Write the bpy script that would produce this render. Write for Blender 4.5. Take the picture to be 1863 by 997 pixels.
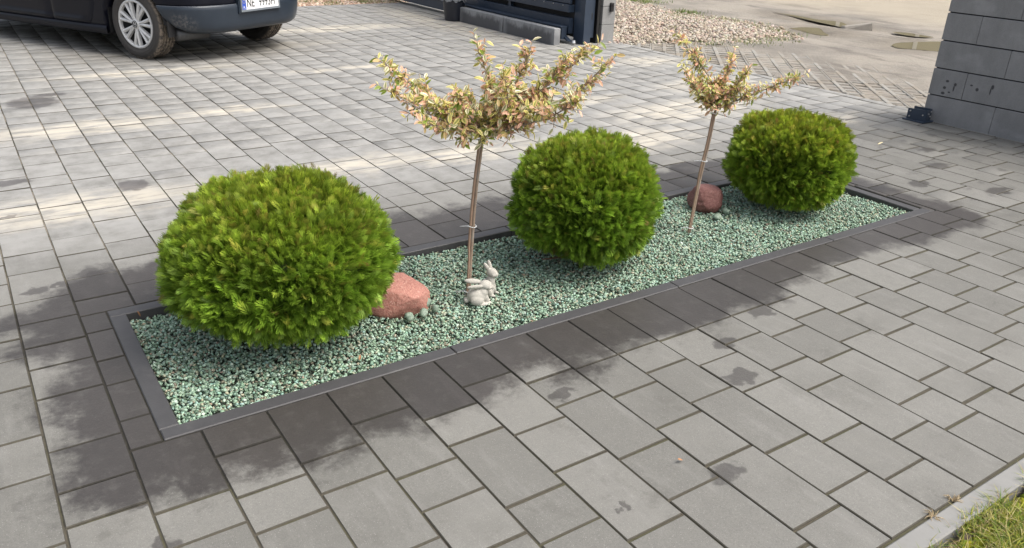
import bpy, bmesh, math, random
import numpy as np
from mathutils import Vector, Matrix, noise as mnoise

random.seed(7)
rng = np.random.default_rng(7)
scene = bpy.context.scene
for o in list(bpy.data.objects):
    bpy.data.objects.remove(o)
COL = scene.collection

# ------------------------------------------------------------------ camera
cam_d = bpy.data.cameras.new("camera")
cam_d.sensor_width = 36.0
cam_d.lens = 36.0 * 1460.5 / 1863.0
cam_d.clip_start = 0.05
cam_d.clip_end = 2000.0
cam = bpy.data.objects.new("camera", cam_d)
COL.objects.link(cam)
_r = (0.8312964, -0.5548769, 0.0325250)
_u = (0.2079877, 0.3647977, 0.9075592)
_f = (0.5154487, 0.7476859, -0.4186626)
cam.matrix_world = Matrix(((_r[0], _u[0], -_f[0], 0.0), (_r[1], _u[1], -_f[1], 0.0),
                           (_r[2], _u[2], -_f[2], 1.39), (0, 0, 0, 1)))
scene.camera = cam

# ------------------------------------------------------------------ light
SUN_ELEV = math.radians(57.0)
SUN_AZ = math.radians(140.0)          # from +Y towards +X
world = bpy.data.worlds.new("World")
scene.world = world
world.use_nodes = True
wn = world.node_tree
wn.nodes.clear()
w_out = wn.nodes.new("ShaderNodeOutputWorld")
w_bg = wn.nodes.new("ShaderNodeBackground")
w_sky = wn.nodes.new("ShaderNodeTexSky")
w_sky.sky_type = 'NISHITA'
w_sky.sun_disc = False
w_sky.sun_elevation = SUN_ELEV
w_sky.sun_rotation = SUN_AZ
w_sky.air_density = 1.0
w_sky.dust_density = 6.0
w_sky.ozone_density = 1.0
w_hsv = wn.nodes.new("ShaderNodeHueSaturation")      # thin overcast: the same sky, greyer all over
w_hsv.inputs['Saturation'].default_value = 0.45
wn.links.new(w_sky.outputs[0], w_hsv.inputs['Color'])
wn.links.new(w_hsv.outputs[0], w_bg.inputs[0])
w_bg.inputs[1].default_value = 0.15
wn.links.new(w_bg.outputs[0], w_out.inputs[0])

sun_d = bpy.data.lights.new("sun", 'SUN')
sun_d.energy = 1.1
sun_d.angle = math.radians(30.0)
sun_d.color = (1.0, 0.95, 0.87)
sun = bpy.data.objects.new("sun", sun_d)
COL.objects.link(sun)
sd = Vector((math.sin(SUN_AZ) * math.cos(SUN_ELEV), math.cos(SUN_AZ) * math.cos(SUN_ELEV), math.sin(SUN_ELEV)))
sun.rotation_euler = sd.to_track_quat('Z', 'Y').to_euler()
sun.location = sd * 30

scene.view_settings.view_transform = 'Standard'
scene.view_settings.look = 'None'
scene.view_settings.gamma = 1.0
scene.view_settings.exposure = 0.80
scene.view_settings.use_curve_mapping = False
scene.render.engine = 'CYCLES'

# ------------------------------------------------------------------ node helpers
def new_mat(name):
    m = bpy.data.materials.new(name)
    m.use_nodes = True
    nt = m.node_tree
    b = nt.nodes["Principled BSDF"]
    return m, nt, b

def nd(nt, t, ins=(), **props):
    n = nt.nodes.new(t)
    for k, v in props.items():
        setattr(n, k, v)
    for i, v in (ins.items() if isinstance(ins, dict) else enumerate(ins)):
        if v is None:
            continue
        if isinstance(v, bpy.types.NodeSocket):
            nt.links.new(v, n.inputs[i])
        else:
            n.inputs[i].default_value = v
    return n

def M(nt, op, *a, clamp=False):
    return nd(nt, "ShaderNodeMath", a, operation=op, use_clamp=clamp).outputs[0]

def rgba(c):
    return (c[0], c[1], c[2], 1.0)

def mix(nt, fac, a, b, blend='MIX'):
    n = nd(nt, "ShaderNodeMix", data_type='RGBA', blend_type=blend)
    for i, v in ((0, fac), (6, a), (7, b)):
        if isinstance(v, bpy.types.NodeSocket):
            nt.links.new(v, n.inputs[i])
        elif i == 0:
            n.inputs[0].default_value = v
        else:
            n.inputs[i].default_value = rgba(v)
    return n.outputs[2]

def noise(nt, vec, scale, detail=3.0, rough=0.55, dist=0.0):
    n = nd(nt, "ShaderNodeTexNoise", {0: vec})
    n.inputs['Scale'].default_value = scale
    n.inputs['Detail'].default_value = detail
    n.inputs['Roughness'].default_value = rough
    n.inputs['Distortion'].default_value = dist
    return n.outputs[0]

def sstep(nt, v, a, b, lo=0.0, hi=1.0):
    n = nd(nt, "ShaderNodeMapRange", {0: v, 1: a, 2: b, 3: lo, 4: hi}, interpolation_type='SMOOTHSTEP')
    return n.outputs[0]

def wpos(nt):
    return nd(nt, "ShaderNodeNewGeometry").outputs['Position']

def opos(nt):
    return nd(nt, "ShaderNodeTexCoord").outputs['Object']

def scaled(nt, vec, s, off=(0, 0, 0), rot=(0, 0, 0)):
    n = nd(nt, "ShaderNodeMapping", {0: vec})
    n.inputs['Scale'].default_value = s
    n.inputs['Location'].default_value = off
    n.inputs['Rotation'].default_value = rot
    return n.outputs[0]

def bump(nt, h, strength, dist=0.002, normal=None):
    n = nd(nt, "ShaderNodeBump", {'Height': h}) if False else nt.nodes.new("ShaderNodeBump")
    nt.links.new(h, n.inputs['Height'])
    n.inputs['Strength'].default_value = strength
    n.inputs['Distance'].default_value = dist
    if normal is not None:
        nt.links.new(normal, n.inputs['Normal'])
    return n.outputs[0]

def setin(nt, b, **kw):
    for k, v in kw.items():
        k = k.replace('_', ' ')
        if isinstance(v, bpy.types.NodeSocket):
            nt.links.new(v, b.inputs[k])
        else:
            b.inputs[k].default_value = v

def simple_mat(name, col, rough=0.6, metal=0.0, var=0.15, nscale=30.0, bstr=0.15, dirt=None, dscale=6.0, dlo=0.55, dhi=0.75, **kw):
    m, nt, b = new_mat(name)
    p = opos(nt)
    n = noise(nt, p, nscale, 4)
    lo = tuple(max(0, c * (1 - var)) for c in col)
    hi = tuple(min(1, c * (1 + var)) for c in col)
    c = mix(nt, n, lo, hi)
    if dirt is not None:
        c = mix(nt, sstep(nt, noise(nt, p, dscale, 5, 0.65), dlo, dhi), c, dirt)
    nt.links.new(c, b.inputs['Base Color'])
    setin(nt, b, Roughness=rough, Metallic=metal, **kw)
    if bstr > 0:
        nt.links.new(bump(nt, noise(nt, p, nscale * 6, 3), bstr, 0.002), b.inputs['Normal'])
    return m

# ------------------------------------------------------------------ object helpers
def tag(o, label=None, cat=None, group=None, kind=None):
    if label: o['label'] = label
    if cat: o['category'] = cat
    if group: o['group'] = group
    if kind: o['kind'] = kind
    return o

def link(o, parent=None):
    COL.objects.link(o)
    if parent is not None:
        o.parent = parent
    return o

def empty(name, loc=(0, 0, 0), rz=0.0, parent=None):
    o = bpy.data.objects.new(name, None)
    o.location = loc
    o.rotation_euler = (0, 0, rz)
    o.empty_display_size = 0.1
    return link(o, parent)

def obj(name, me, mat=None, parent=None, smooth=False):
    if mat is not None and not me.materials:
        for m in (mat if isinstance(mat, (list, tuple)) else [mat]):
            me.materials.append(m)
    if smooth:
        me.polygons.foreach_set("use_smooth", np.ones(len(me.polygons), dtype=bool))
    o = bpy.data.objects.new(name, me)
    return link(o, parent)

def np_mesh(name, V, F, col=None, rnd=None):
    """V (n,3); F (m,k) all faces the same size, or a list of lists."""
    me = bpy.data.meshes.new(name)
    V = np.asarray(V, dtype=np.float32)
    if isinstance(F, np.ndarray):
        k = F.shape[1]
        me.vertices.add(len(V)); me.vertices.foreach_set("co", V.ravel())
        me.loops.add(F.size); me.loops.foreach_set("vertex_index", F.astype(np.int32).ravel())
        me.polygons.add(len(F))
        me.polygons.foreach_set("loop_start", np.arange(0, F.size, k, dtype=np.int32))
        me.update(calc_edges=True)
    else:
        me.from_pydata(V.tolist(), [], [list(f) for f in F])
        me.update()
    if col is not None:
        a = me.attributes.new("col", 'FLOAT_COLOR', 'POINT')
        c = np.ones((len(V), 4), dtype=np.float32); c[:, :3] = col
        a.data.foreach_set("color", c.ravel())
    if rnd is not None:
        a = me.attributes.new("rnd", 'FLOAT', 'POINT')
        a.data.foreach_set("value", np.asarray(rnd, dtype=np.float32))
    return me

class MB:
    """collects shapes into one mesh"""
    def __init__(s): s.v = []; s.f = []
    def add(s, V, F):
        o = len(s.v); s.v += [tuple(map(float, p)) for p in V]; s.f += [[i + o for i in f] for f in F]; return s
    def box(s, a, b, bev=0.0, mat=None):
        V, F = bevel_box(a, b, bev)
        if mat is not None: V = [tuple(mat @ Vector(p)) for p in V]
        return s.add(V, F)
    def cyl(s, p0, p1, r0, r1=None, n=12, cap=True):
        r1 = r0 if r1 is None else r1
        p0 = Vector(p0); p1 = Vector(p1); d = (p1 - p0).normalized()
        x = d.orthogonal().normalized(); y = d.cross(x)
        V = []
        for p, r in ((p0, r0), (p1, r1)):
            for i in range(n):
                a = 2 * math.pi * i / n
                V.append(p + x * (r * math.cos(a)) + y * (r * math.sin(a)))
        F = [[i, (i + 1) % n, n + (i + 1) % n, n + i] for i in range(n)]
        if cap: F += [list(range(n))[::-1], list(range(n, 2 * n))]
        return s.add(V, F)
    def tube(s, pts, radii, n=8):
        V, F = tube(pts, radii, n); return s.add(V, F)
    def lathe(s, prof, n=32, axis='z', closed=False):
        V = []; F = []
        m = len(prof)
        for i in range(n):
            a = 2 * math.pi * i / n; c, q = math.cos(a), math.sin(a)
            for r, h in prof:
                V.append((r * c, r * q, h) if axis == 'z' else (r * c, h, r * q))
        for i in range(n):
            j = (i + 1) % n
            for k in range(m - (0 if closed else 1)):
                k2 = (k + 1) % m
                F.append([i * m + k, j * m + k, j * m + k2, i * m + k2])
        return s.add(V, F)
    def prism(s, poly, z0, z1):
        n = len(poly)
        V = [(p[0], p[1], z0) for p in poly] + [(p[0], p[1], z1) for p in poly]
        F = [[i, (i + 1) % n, n + (i + 1) % n, n + i] for i in range(n)] + [list(range(n))[::-1], list(range(n, 2 * n))]
        return s.add(V, F)
    def mesh(s, name, fix=True):
        me = bpy.data.meshes.new(name)
        me.from_pydata(s.v, [], s.f); me.update()
        if fix:
            bm = bmesh.new(); bm.from_mesh(me)
            bmesh.ops.recalc_face_normals(bm, faces=bm.faces)
            bm.to_mesh(me); bm.free()
        return me

def bevel_box(a, b, bev=0.0):
    """closed box with the 4 top edges (and 4 upright edges) chamfered"""
    x0, y0, z0 = a; x1, y1, z1 = b
    if bev <= 0:
        V = [(x0, y0, z0), (x1, y0, z0), (x1, y1, z0), (x0, y1, z0), (x0, y0, z1), (x1, y0, z1), (x1, y1, z1), (x0, y1, z1)]
        F = [[3, 2, 1, 0], [4, 5, 6, 7], [0, 1, 5, 4], [1, 2, 6, 5], [2, 3, 7, 6], [3, 0, 4, 7]]
        return V, F
    e = bev
    ring = lambda d, z: [(x0 + d, y0 + d, z), (x1 - d, y0 + d, z), (x1 - d, y1 - d, z), (x0 + d, y1 - d, z)]
    V = ring(0, z0) + ring(0, z1 - e) + ring(e, z1)
    F = [[3, 2, 1, 0], [8, 9, 10, 11]]
    for l in (0, 4):
        for i in range(4):
            j = (i + 1) % 4
            F.append([l + i, l + j, l + 4 + j, l + 4 + i])
    return V, F

def tube(pts, radii, n=8):
    pts = [Vector(p) for p in pts]
    if not hasattr(radii, '__len__'): radii = [radii] * len(pts)
    V = []; F = []
    x = None
    for i, p in enumerate(pts):
        d = (pts[min(i + 1, len(pts) - 1)] - pts[max(i - 1, 0)]).normalized()
        if x is None: x = d.orthogonal().normalized()
        x = (x - d * x.dot(d)).normalized(); y = d.cross(x)
        for k in range(n):
            a = 2 * math.pi * k / n
            V.append(tuple(p + x * (radii[i] * math.cos(a)) + y * (radii[i] * math.sin(a))))
    for i in range(len(pts) - 1):
        for k in range(n):
            k2 = (k + 1) % n
            F.append([i * n + k, i * n + k2, (i + 1) * n + k2, (i + 1) * n + k])
    F.append(list(range(n))[::-1]); F.append([(len(pts) - 1) * n + k for k in range(n)])
    return V, F

def catmull(P, sub=6):
    P = [Vector(p) for p in P]; out = []
    for i in range(len(P) - 1):
        a = P[max(i - 1, 0)]; b = P[i]; c = P[i + 1]; d = P[min(i + 2, len(P) - 1)]
        for k in range(sub):
            t = k / sub
            out.append(0.5 * ((2 * b) + (c - a) * t + (2 * a - 5 * b + 4 * c - d) * t * t + (-a + 3 * b - 3 * c + d) * t ** 3))
    out.append(P[-1]); return out

def ico(n=1):
    bm = bmesh.new(); bmesh.ops.create_icosphere(bm, subdivisions=n, radius=1.0)
    V = np.array([v.co[:] for v in bm.verts]); F = np.array([[v.index for v in f.verts] for f in bm.faces]); bm.free()
    return V, F

def scatter_stones(n, xy, zfun, smin, smax, cols, wts, flat=0.7, sub=1, jit=0.25):
    """n random pebbles: returns V, F, col"""
    V0, F0 = ico(sub)
    k = len(V0)
    s = rng.uniform(smin, smax, n) * 0.5
    sc = np.stack([s * rng.uniform(0.9, 1.35, n), s * rng.uniform(0.7, 1.0, n), s * flat * rng.uniform(0.7, 1.1, n)], 1)
    V = V0[None] * (1 + rng.uniform(-jit, jit, (n, k, 1))) * sc[:, None, :]
    # random rotation: small tilt then yaw
    t = rng.normal(0, 0.5, (n, 2)); a = rng.uniform(0, 2 * np.pi, n)
    cx, sx = np.cos(t[:, 0])[:, None], np.sin(t[:, 0])[:, None]
    y, z = V[..., 1] * cx - V[..., 2] * sx, V[..., 1] * sx + V[..., 2] * cx
    cy, sy = np.cos(t[:, 1])[:, None], np.sin(t[:, 1])[:, None]
    x, z = V[..., 0] * cy + z * sy, -V[..., 0] * sy + z * cy
    ca, sa = np.cos(a)[:, None], np.sin(a)[:, None]
    X = x * ca - y * sa + xy[:, :1]; Y = x * sa + y * ca + xy[:, 1:2]
    Z = z + zfun(xy[:, 0], xy[:, 1])[:, None]
    W = np.stack([X, Y, Z], -1).reshape(-1, 3)
    F = (F0[None] + (np.arange(n) * k)[:, None, None]).reshape(-1, 3)
    ci = rng.choice(len(cols), n, p=np.array(wts) / np.sum(wts))
    C = np.array(cols)[ci] * rng.uniform(0.82, 1.18, (n, 1)) * (1 + rng.uniform(-.06, .06, (n, 3)))
    C = np.repeat(C, k, axis=0)
    return W, F, C

def attr_mat(name, rough=0.7, bstr=0.3, nscale=250.0, var=0.18, spec=0.5, transl=0.0, coords='w'):
    m, nt, b = new_mat(name)
    a = nd(nt, "ShaderNodeAttribute", attribute_name="col").outputs['Color']
    p = wpos(nt) if coords == 'w' else opos(nt)
    n = noise(nt, p, nscale, 3)
    c = mix(nt, 1.0, a, mix(nt, n, (1 - var,) * 3, (1 + var,) * 3), 'MULTIPLY')
    nt.links.new(c, b.inputs['Base Color'])
    setin(nt, b, Roughness=rough)
    b.inputs['Specular IOR Level'].default_value = spec
    if bstr > 0:
        nt.links.new(bump(nt, n, bstr, 0.001), b.inputs['Normal'])
    if transl > 0:
        tr = nd(nt, "ShaderNodeBsdfTranslucent", {0: c})
        ms = nd(nt, "ShaderNodeMixShader", {0: transl, 1: b.outputs[0], 2: tr.outputs[0]})
        nt.links.new(ms.outputs[0], nt.nodes["Material Output"].inputs[0])
    return m

# ------------------------------------------------------------------ layout numbers (metres)
RX0, RW = 0.16108, 0.18761          # first long joint, width of a row of paving
KERB_Y = 0.7187
BX0, BX1, BY0, BY1 = 0.250, 4.045, 2.044, 2.945   # bed edging, outer faces
EW = 0.055                          # edging thickness
PAVE_X1, PAVE_Y1 = 6.262, 11.33

# ------------------------------------------------------------------ paving material
def spot_mask(nt, p2, x, y, rx, ry, soft=0.35, rot=0.0):
    """p2: position already wobbled by noise"""
    v = scaled(nt, nd(nt, "ShaderNodeVectorMath", (p2, (x, y, 0)), operation='SUBTRACT').outputs[0], (1 / rx, 1 / ry, 0), rot=(0, 0, 0))
    l = nd(nt, "ShaderNodeVectorMath", (v,), operation='LENGTH').outputs['Value']
    return sstep(nt, l, 1.0 - soft, 1.0 + soft, 1.0, 0.0)

def vmax(nt, L):
    r = L[0]
    for q in L[1:]:
        r = M(nt, 'MAXIMUM', r, q)
    return r

WET_SPOTS = [(1.919, 1.430, .062, .036), (1.507, 1.113, .055, .035), (1.175, 1.150, .017, .017), (0.605, 4.386, .075, .10),
             (0.36, 6.58, .16, .20), (0.50, 6.80, .10, .06), (0.059, 4.70, .12, .05), (0.064, 3.253, .05, .035), (0.032, 4.161, .06, .02),
             (0.16, 3.27, .045, .03), (0.20, 3.19, .035, .025), (0.245, 3.34, .05, .03), (0.06, 1.86, .03, .02), (0.10, 2.02, .03, .025),
             (0.145, 1.80, .03, .02), (0.15, 1.62, .045, .03), (0.34, 1.35, .02, .02), (1.35, 1.66, .05, .03), (2.35, 1.72, .06, .04),
             (2.05, 1.62, .05, .03), (4.75, 2.05, .10, .05), (4.9, 2.5, .10, .05), (4.45, 2.35, .07, .05), (5.2, 2.75, .07, .04), (4.6, 3.0, .10, .04)]
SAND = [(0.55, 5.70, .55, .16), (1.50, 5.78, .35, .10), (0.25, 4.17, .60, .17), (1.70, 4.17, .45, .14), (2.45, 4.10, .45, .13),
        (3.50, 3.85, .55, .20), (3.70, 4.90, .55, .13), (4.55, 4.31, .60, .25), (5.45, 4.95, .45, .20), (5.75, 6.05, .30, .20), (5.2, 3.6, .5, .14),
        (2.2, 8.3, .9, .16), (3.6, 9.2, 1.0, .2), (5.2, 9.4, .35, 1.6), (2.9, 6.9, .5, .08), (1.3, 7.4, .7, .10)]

def damp_mask(nt, p, x, y, rnd):
    dx = M(nt, 'MAXIMUM', M(nt, 'MAXIMUM', M(nt, 'SUBTRACT', BX0, x), M(nt, 'SUBTRACT', x, BX1)), 0.0)
    dy = M(nt, 'MAXIMUM', M(nt, 'MAXIMUM', M(nt, 'SUBTRACT', BY0, y), M(nt, 'SUBTRACT', y, BY1)), 0.0)
    d = M(nt, 'SQRT', M(nt, 'ADD', M(nt, 'MULTIPLY', dx, dx), M(nt, 'MULTIPLY', dy, dy)))
    d = M(nt, 'ADD', d, M(nt, 'MULTIPLY', M(nt, 'SUBTRACT', noise(nt, p, 3.0, 2), 0.5), 0.34))
    d = M(nt, 'ADD', d, M(nt, 'MULTIPLY', M(nt, 'SUBTRACT', noise(nt, p, 11, 5, 0.66), 0.5), 0.26))
    d = M(nt, 'ADD', d, M(nt, 'MULTIPLY', M(nt, 'SUBTRACT', noise(nt, p, 60, 3, 0.6), 0.5), 0.09))
    d = M(nt, 'ADD', d, sstep(nt, x, BX0, BX0 - .02, 0.0, 0.05))
    d = M(nt, 'ADD', d, M(nt, 'MULTIPLY', M(nt, 'SUBTRACT', rnd, 0.5), 0.07))
    d = M(nt, 'ADD', d, sstep(nt, x, 1.6, 3.4, 0.0, 0.09))
    d = M(nt, 'SUBTRACT', d, sstep(nt, y, BY1, BY1 + .02, 0.0, 0.09))
    wet = sstep(nt, d, 0.240, 0.365, 1.0, 0.0)
    wet = M(nt, 'MULTIPLY', wet, sstep(nt, noise(nt, p, 18, 4, 0.7), 0.25, 0.5, 0.82, 1.0))
    return wet

def paving_color(nt, p, rnd):
    """returns colour, roughness, grain"""
    sx = nd(nt, "ShaderNodeSeparateXYZ", (p,))
    x, y = sx.outputs[0], sx.outputs[1]
    fine = noise(nt, p, 420, 3, 0.7)
    mid = noise(nt, p, 26, 4, 0.6)
    big = noise(nt, p, 2.2, 4, 0.6)
    blot = noise(nt, p, 9, 5, 0.65)
    # concrete grey, each stone a little different
    base = mix(nt, rnd, (0.138, 0.135, 0.122), (0.184, 0.180, 0.164))
    base = mix(nt, mid, mix(nt, 1.0, base, (0.86, 0.86, 0.87), 'MULTIPLY'), mix(nt, 1.0, base, (1.10, 1.10, 1.09), 'MULTIPLY'))
    base = mix(nt, fine, mix(nt, 1.0, base, (0.44, 0.44, 0.45), 'MULTIPLY'), mix(nt, 1.0, base, (1.56, 1.56, 1.55), 'MULTIPLY'))
    base = mix(nt, M(nt, 'MULTIPLY', sstep(nt, big, 0.45, 0.7), 0.45), base, (0.115, 0.112, 0.100))
    g2 = noise(nt, p, 130, 4, 0.75)
    base = mix(nt, g2, mix(nt, 1.0, base, (0.80, 0.80, 0.80), 'MULTIPLY'), mix(nt, 1.0, base, (1.20, 1.20, 1.20), 'MULTIPLY'))
    scuff = sstep(nt, noise(nt, scaled(nt, p, (7, 1.6, 1), rot=(0, 0, 0.5)), 2.2, 6, 0.7), 0.50, 0.72)
    base = mix(nt, M(nt, 'MULTIPLY', scuff, 0.38), base, (0.235, 0.23, 0.215))
    stain = sstep(nt, noise(nt, p, 4.5, 6, 0.72), 0.56, 0.70)
    base = mix(nt, M(nt, 'MULTIPLY', stain, 0.42), base, (0.088, 0.084, 0.074))
    # pale quartz grains
    vor = nd(nt, "ShaderNodeTexVoronoi", {0: p}, feature='F1')
    vor.inputs['Scale'].default_value = 190.0
    grain = M(nt, 'MULTIPLY', M(nt, 'LESS_THAN', vor.outputs['Distance'], 0.20), M(nt, 'GREATER_THAN', nd(nt, "ShaderNodeSeparateColor", (vor.outputs['Color'],)).outputs[0], 0.72))
    base = mix(nt, M(nt, 'MULTIPLY', grain, 0.5), base, (0.36, 0.35, 0.33))
    # lichen/dirt specks on the far right
    dirty = M(nt, 'MULTIPLY', sstep(nt, blot, 0.54, 0.68), sstep(nt, x, 3.9, 5.0, 0.0, 0.55))
    base = mix(nt, dirty, base, (0.075, 0.072, 0.067))
    # efflorescence behind the bed, plus grazing sky glare painted into the colour
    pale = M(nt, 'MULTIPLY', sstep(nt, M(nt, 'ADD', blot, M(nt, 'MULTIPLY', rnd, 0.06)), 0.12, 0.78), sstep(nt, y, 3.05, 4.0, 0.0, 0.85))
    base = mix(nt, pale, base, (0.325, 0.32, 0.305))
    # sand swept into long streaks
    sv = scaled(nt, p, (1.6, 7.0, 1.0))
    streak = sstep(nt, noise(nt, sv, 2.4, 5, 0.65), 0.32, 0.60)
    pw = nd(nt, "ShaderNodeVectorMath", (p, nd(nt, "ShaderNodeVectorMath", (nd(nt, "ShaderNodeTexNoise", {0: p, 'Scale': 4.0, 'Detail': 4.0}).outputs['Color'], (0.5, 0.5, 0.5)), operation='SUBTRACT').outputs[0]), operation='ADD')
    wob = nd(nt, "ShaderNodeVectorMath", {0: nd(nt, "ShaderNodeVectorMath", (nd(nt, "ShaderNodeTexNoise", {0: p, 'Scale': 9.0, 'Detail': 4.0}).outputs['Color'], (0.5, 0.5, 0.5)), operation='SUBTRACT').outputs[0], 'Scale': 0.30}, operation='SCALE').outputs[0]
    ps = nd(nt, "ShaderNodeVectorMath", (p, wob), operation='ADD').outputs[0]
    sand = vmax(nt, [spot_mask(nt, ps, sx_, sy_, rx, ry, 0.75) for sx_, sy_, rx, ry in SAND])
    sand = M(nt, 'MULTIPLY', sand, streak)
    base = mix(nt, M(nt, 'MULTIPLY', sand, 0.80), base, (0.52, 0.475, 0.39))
    # damp round the bed
    wet = damp_mask(nt, p, x, y, rnd)
    wob2 = nd(nt, "ShaderNodeVectorMath", {0: nd(nt, "ShaderNodeVectorMath", (nd(nt, "ShaderNodeTexNoise", {0: p, 'Scale': 22.0, 'Detail': 3.0}).outputs['Color'], (0.5, 0.5, 0.5)), operation='SUBTRACT').outputs[0], 'Scale': 0.11}, operation='SCALE').outputs[0]
    p3 = nd(nt, "ShaderNodeVectorMath", (p, wob2), operation='ADD').outputs[0]
    spots = vmax(nt, [spot_mask(nt, p3, a, b_, c, e, 0.2) for a, b_, c, e in WET_SPOTS])
    wet = M(nt, 'MAXIMUM', wet, M(nt, 'MULTIPLY', spots, 0.75))
    # darker brown patch under the car
    carm = spot_mask(nt, ps, 2.05, 8.45, 1.2, 0.75, 0.5)
    base = mix(nt, M(nt, 'MULTIPLY', carm, 0.45), base, (0.14, 0.125, 0.10))
    wetc = mix(nt, 1.0, base, (0.31, 0.285, 0.29), 'MULTIPLY')
    c = mix(nt, wet, base, wetc)
    rough = sstep(nt, wet, 0.0, 1.0, 0.72, 0.50)
    return c, rough, fine, wet, sand

def make_paver_mat():
    m, nt, b = new_mat("concrete_paver")
    p = wpos(nt)
    r1 = nd(nt, "ShaderNodeObjectInfo").outputs['Random']
    r2 = nd(nt, "ShaderNodeAttribute", attribute_name="rnd").outputs['Fac']
    rnd = M(nt, 'FRACT', M(nt, 'ADD', r1, r2))
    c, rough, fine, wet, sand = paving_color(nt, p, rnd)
    nt.links.new(c, b.inputs['Base Color'])
    nt.links.new(rough, b.inputs['Roughness'])
    b.inputs['Specular IOR Level'].default_value = 0.45
    h = M(nt, 'ADD', M(nt, 'MULTIPLY', fine, 0.6), noise(nt, p, 90, 3))
    nt.links.new(bump(nt, h, 0.35, 0.0025), b.inputs['Normal'])
    return m
MAT_PAVER = make_paver_mat()

def make_joint_mat():
    m, nt, b = new_mat("joint_fill")
    p = wpos(nt)
    sx = nd(nt, "ShaderNodeSeparateXYZ", (p,))
    n = noise(nt, p, 60, 4, 0.7)
    moss = sstep(nt, noise(nt, p, 5, 3), 0.45, 0.62)
    c = mix(nt, n, (0.032, 0.029, 0.021), (0.102, 0.088, 0.062))
    c = mix(nt, M(nt, 'MULTIPLY', moss, 0.55), c, (0.062, 0.062, 0.026))
    s = M(nt, 'MULTIPLY', sstep(nt, noise(nt, scaled(nt, p, (1, 2.5, 1)), 2.2, 3), 0.42, 0.60), sstep(nt, sx.outputs[1], 3.0, 3.8))
    c = mix(nt, M(nt, 'MULTIPLY', s, .8), c, (0.34, 0.295, 0.23))
    c = mix(nt, damp_mask(nt, p, sx.outputs[0], sx.outputs[1], 0.5), c, mix(nt, 1.0, c, (.33, .33, .34), 'MULTIPLY'))
    nt.links.new(c, b.inputs['Base Color'])
    setin(nt, b, Roughness=0.95)
    nt.links.new(bump(nt, n, 0.8, 0.004), b.inputs['Normal'])
    return m
MAT_JOINT = make_joint_mat()

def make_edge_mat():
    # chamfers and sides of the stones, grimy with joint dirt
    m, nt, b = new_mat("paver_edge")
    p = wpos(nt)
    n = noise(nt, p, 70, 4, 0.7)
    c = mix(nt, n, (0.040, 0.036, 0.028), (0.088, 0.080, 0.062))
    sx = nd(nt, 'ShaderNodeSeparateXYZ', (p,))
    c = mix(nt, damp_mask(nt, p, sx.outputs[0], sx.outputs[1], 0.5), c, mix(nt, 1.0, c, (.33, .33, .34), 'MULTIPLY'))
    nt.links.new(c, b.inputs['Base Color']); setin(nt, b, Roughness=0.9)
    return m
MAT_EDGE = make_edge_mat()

# ------------------------------------------------------------------ ground, road, puddles
PUD = [[(9.52, 7.31), (9.78, 7.33), (9.96, 7.21), (9.69, 6.92), (9.49, 6.71), (9.40, 6.82), (9.49, 7.10)],
       [(10.86, 8.72), (10.87, 8.28), (10.81, 7.89), (10.88, 7.67), (10.86, 7.49), (10.64, 7.26), (10.41, 7.07), (10.48, 7.38), (10.63, 7.89), (10.81, 8.44)],
       [(9.56, 5.78), (9.80, 5.87), (10.04, 5.84), (10.46, 5.71), (10.6, 5.4), (10.2, 5.1), (9.73, 5.28), (9.56, 5.48), (9.47, 5.64)],
       [(10.71, 6.54), (10.83, 6.42), (10.84, 6.27), (10.79, 6.03), (10.61, 6.15), (10.61, 6.36)]]
PUD_NAMES = ['round brown puddle nearest the gravel heap on the sandy road', 'long narrow brown puddle behind the round one on the road',
             'pale puddle half hidden behind the grey block wall', 'faint shallow puddle beyond the one at the wall']

def poly_sd(P, X, Y):
    """signed distance to polygon, negative inside"""
    d = np.full(X.shape, 1e9); ins = np.zeros(X.shape, bool)
    n = len(P)
    for i in range(n):
        ax, ay = P[i]; bx, by = P[(i + 1) % n]
        ex, ey = bx - ax, by - ay
        t = np.clip(((X - ax) * ex + (Y - ay) * ey) / (ex * ex + ey * ey), 0, 1)
        d = np.minimum(d, np.hypot(X - ax - t * ex, Y - ay - t * ey))
        c = ((ay > Y) != (by > Y)) & (X < (bx - ax) * (Y - ay) / (by - ay + 1e-12) + ax)
        ins ^= c
    return np.where(ins, -d, d)

def vnoise(X, Y, s, seed=0.0):
    return np.array([mnoise.noise(Vector((float(a) * s, float(b) * s, seed))) for a, b in zip(X.ravel(), Y.ravel())]).reshape(X.shape)

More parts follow.
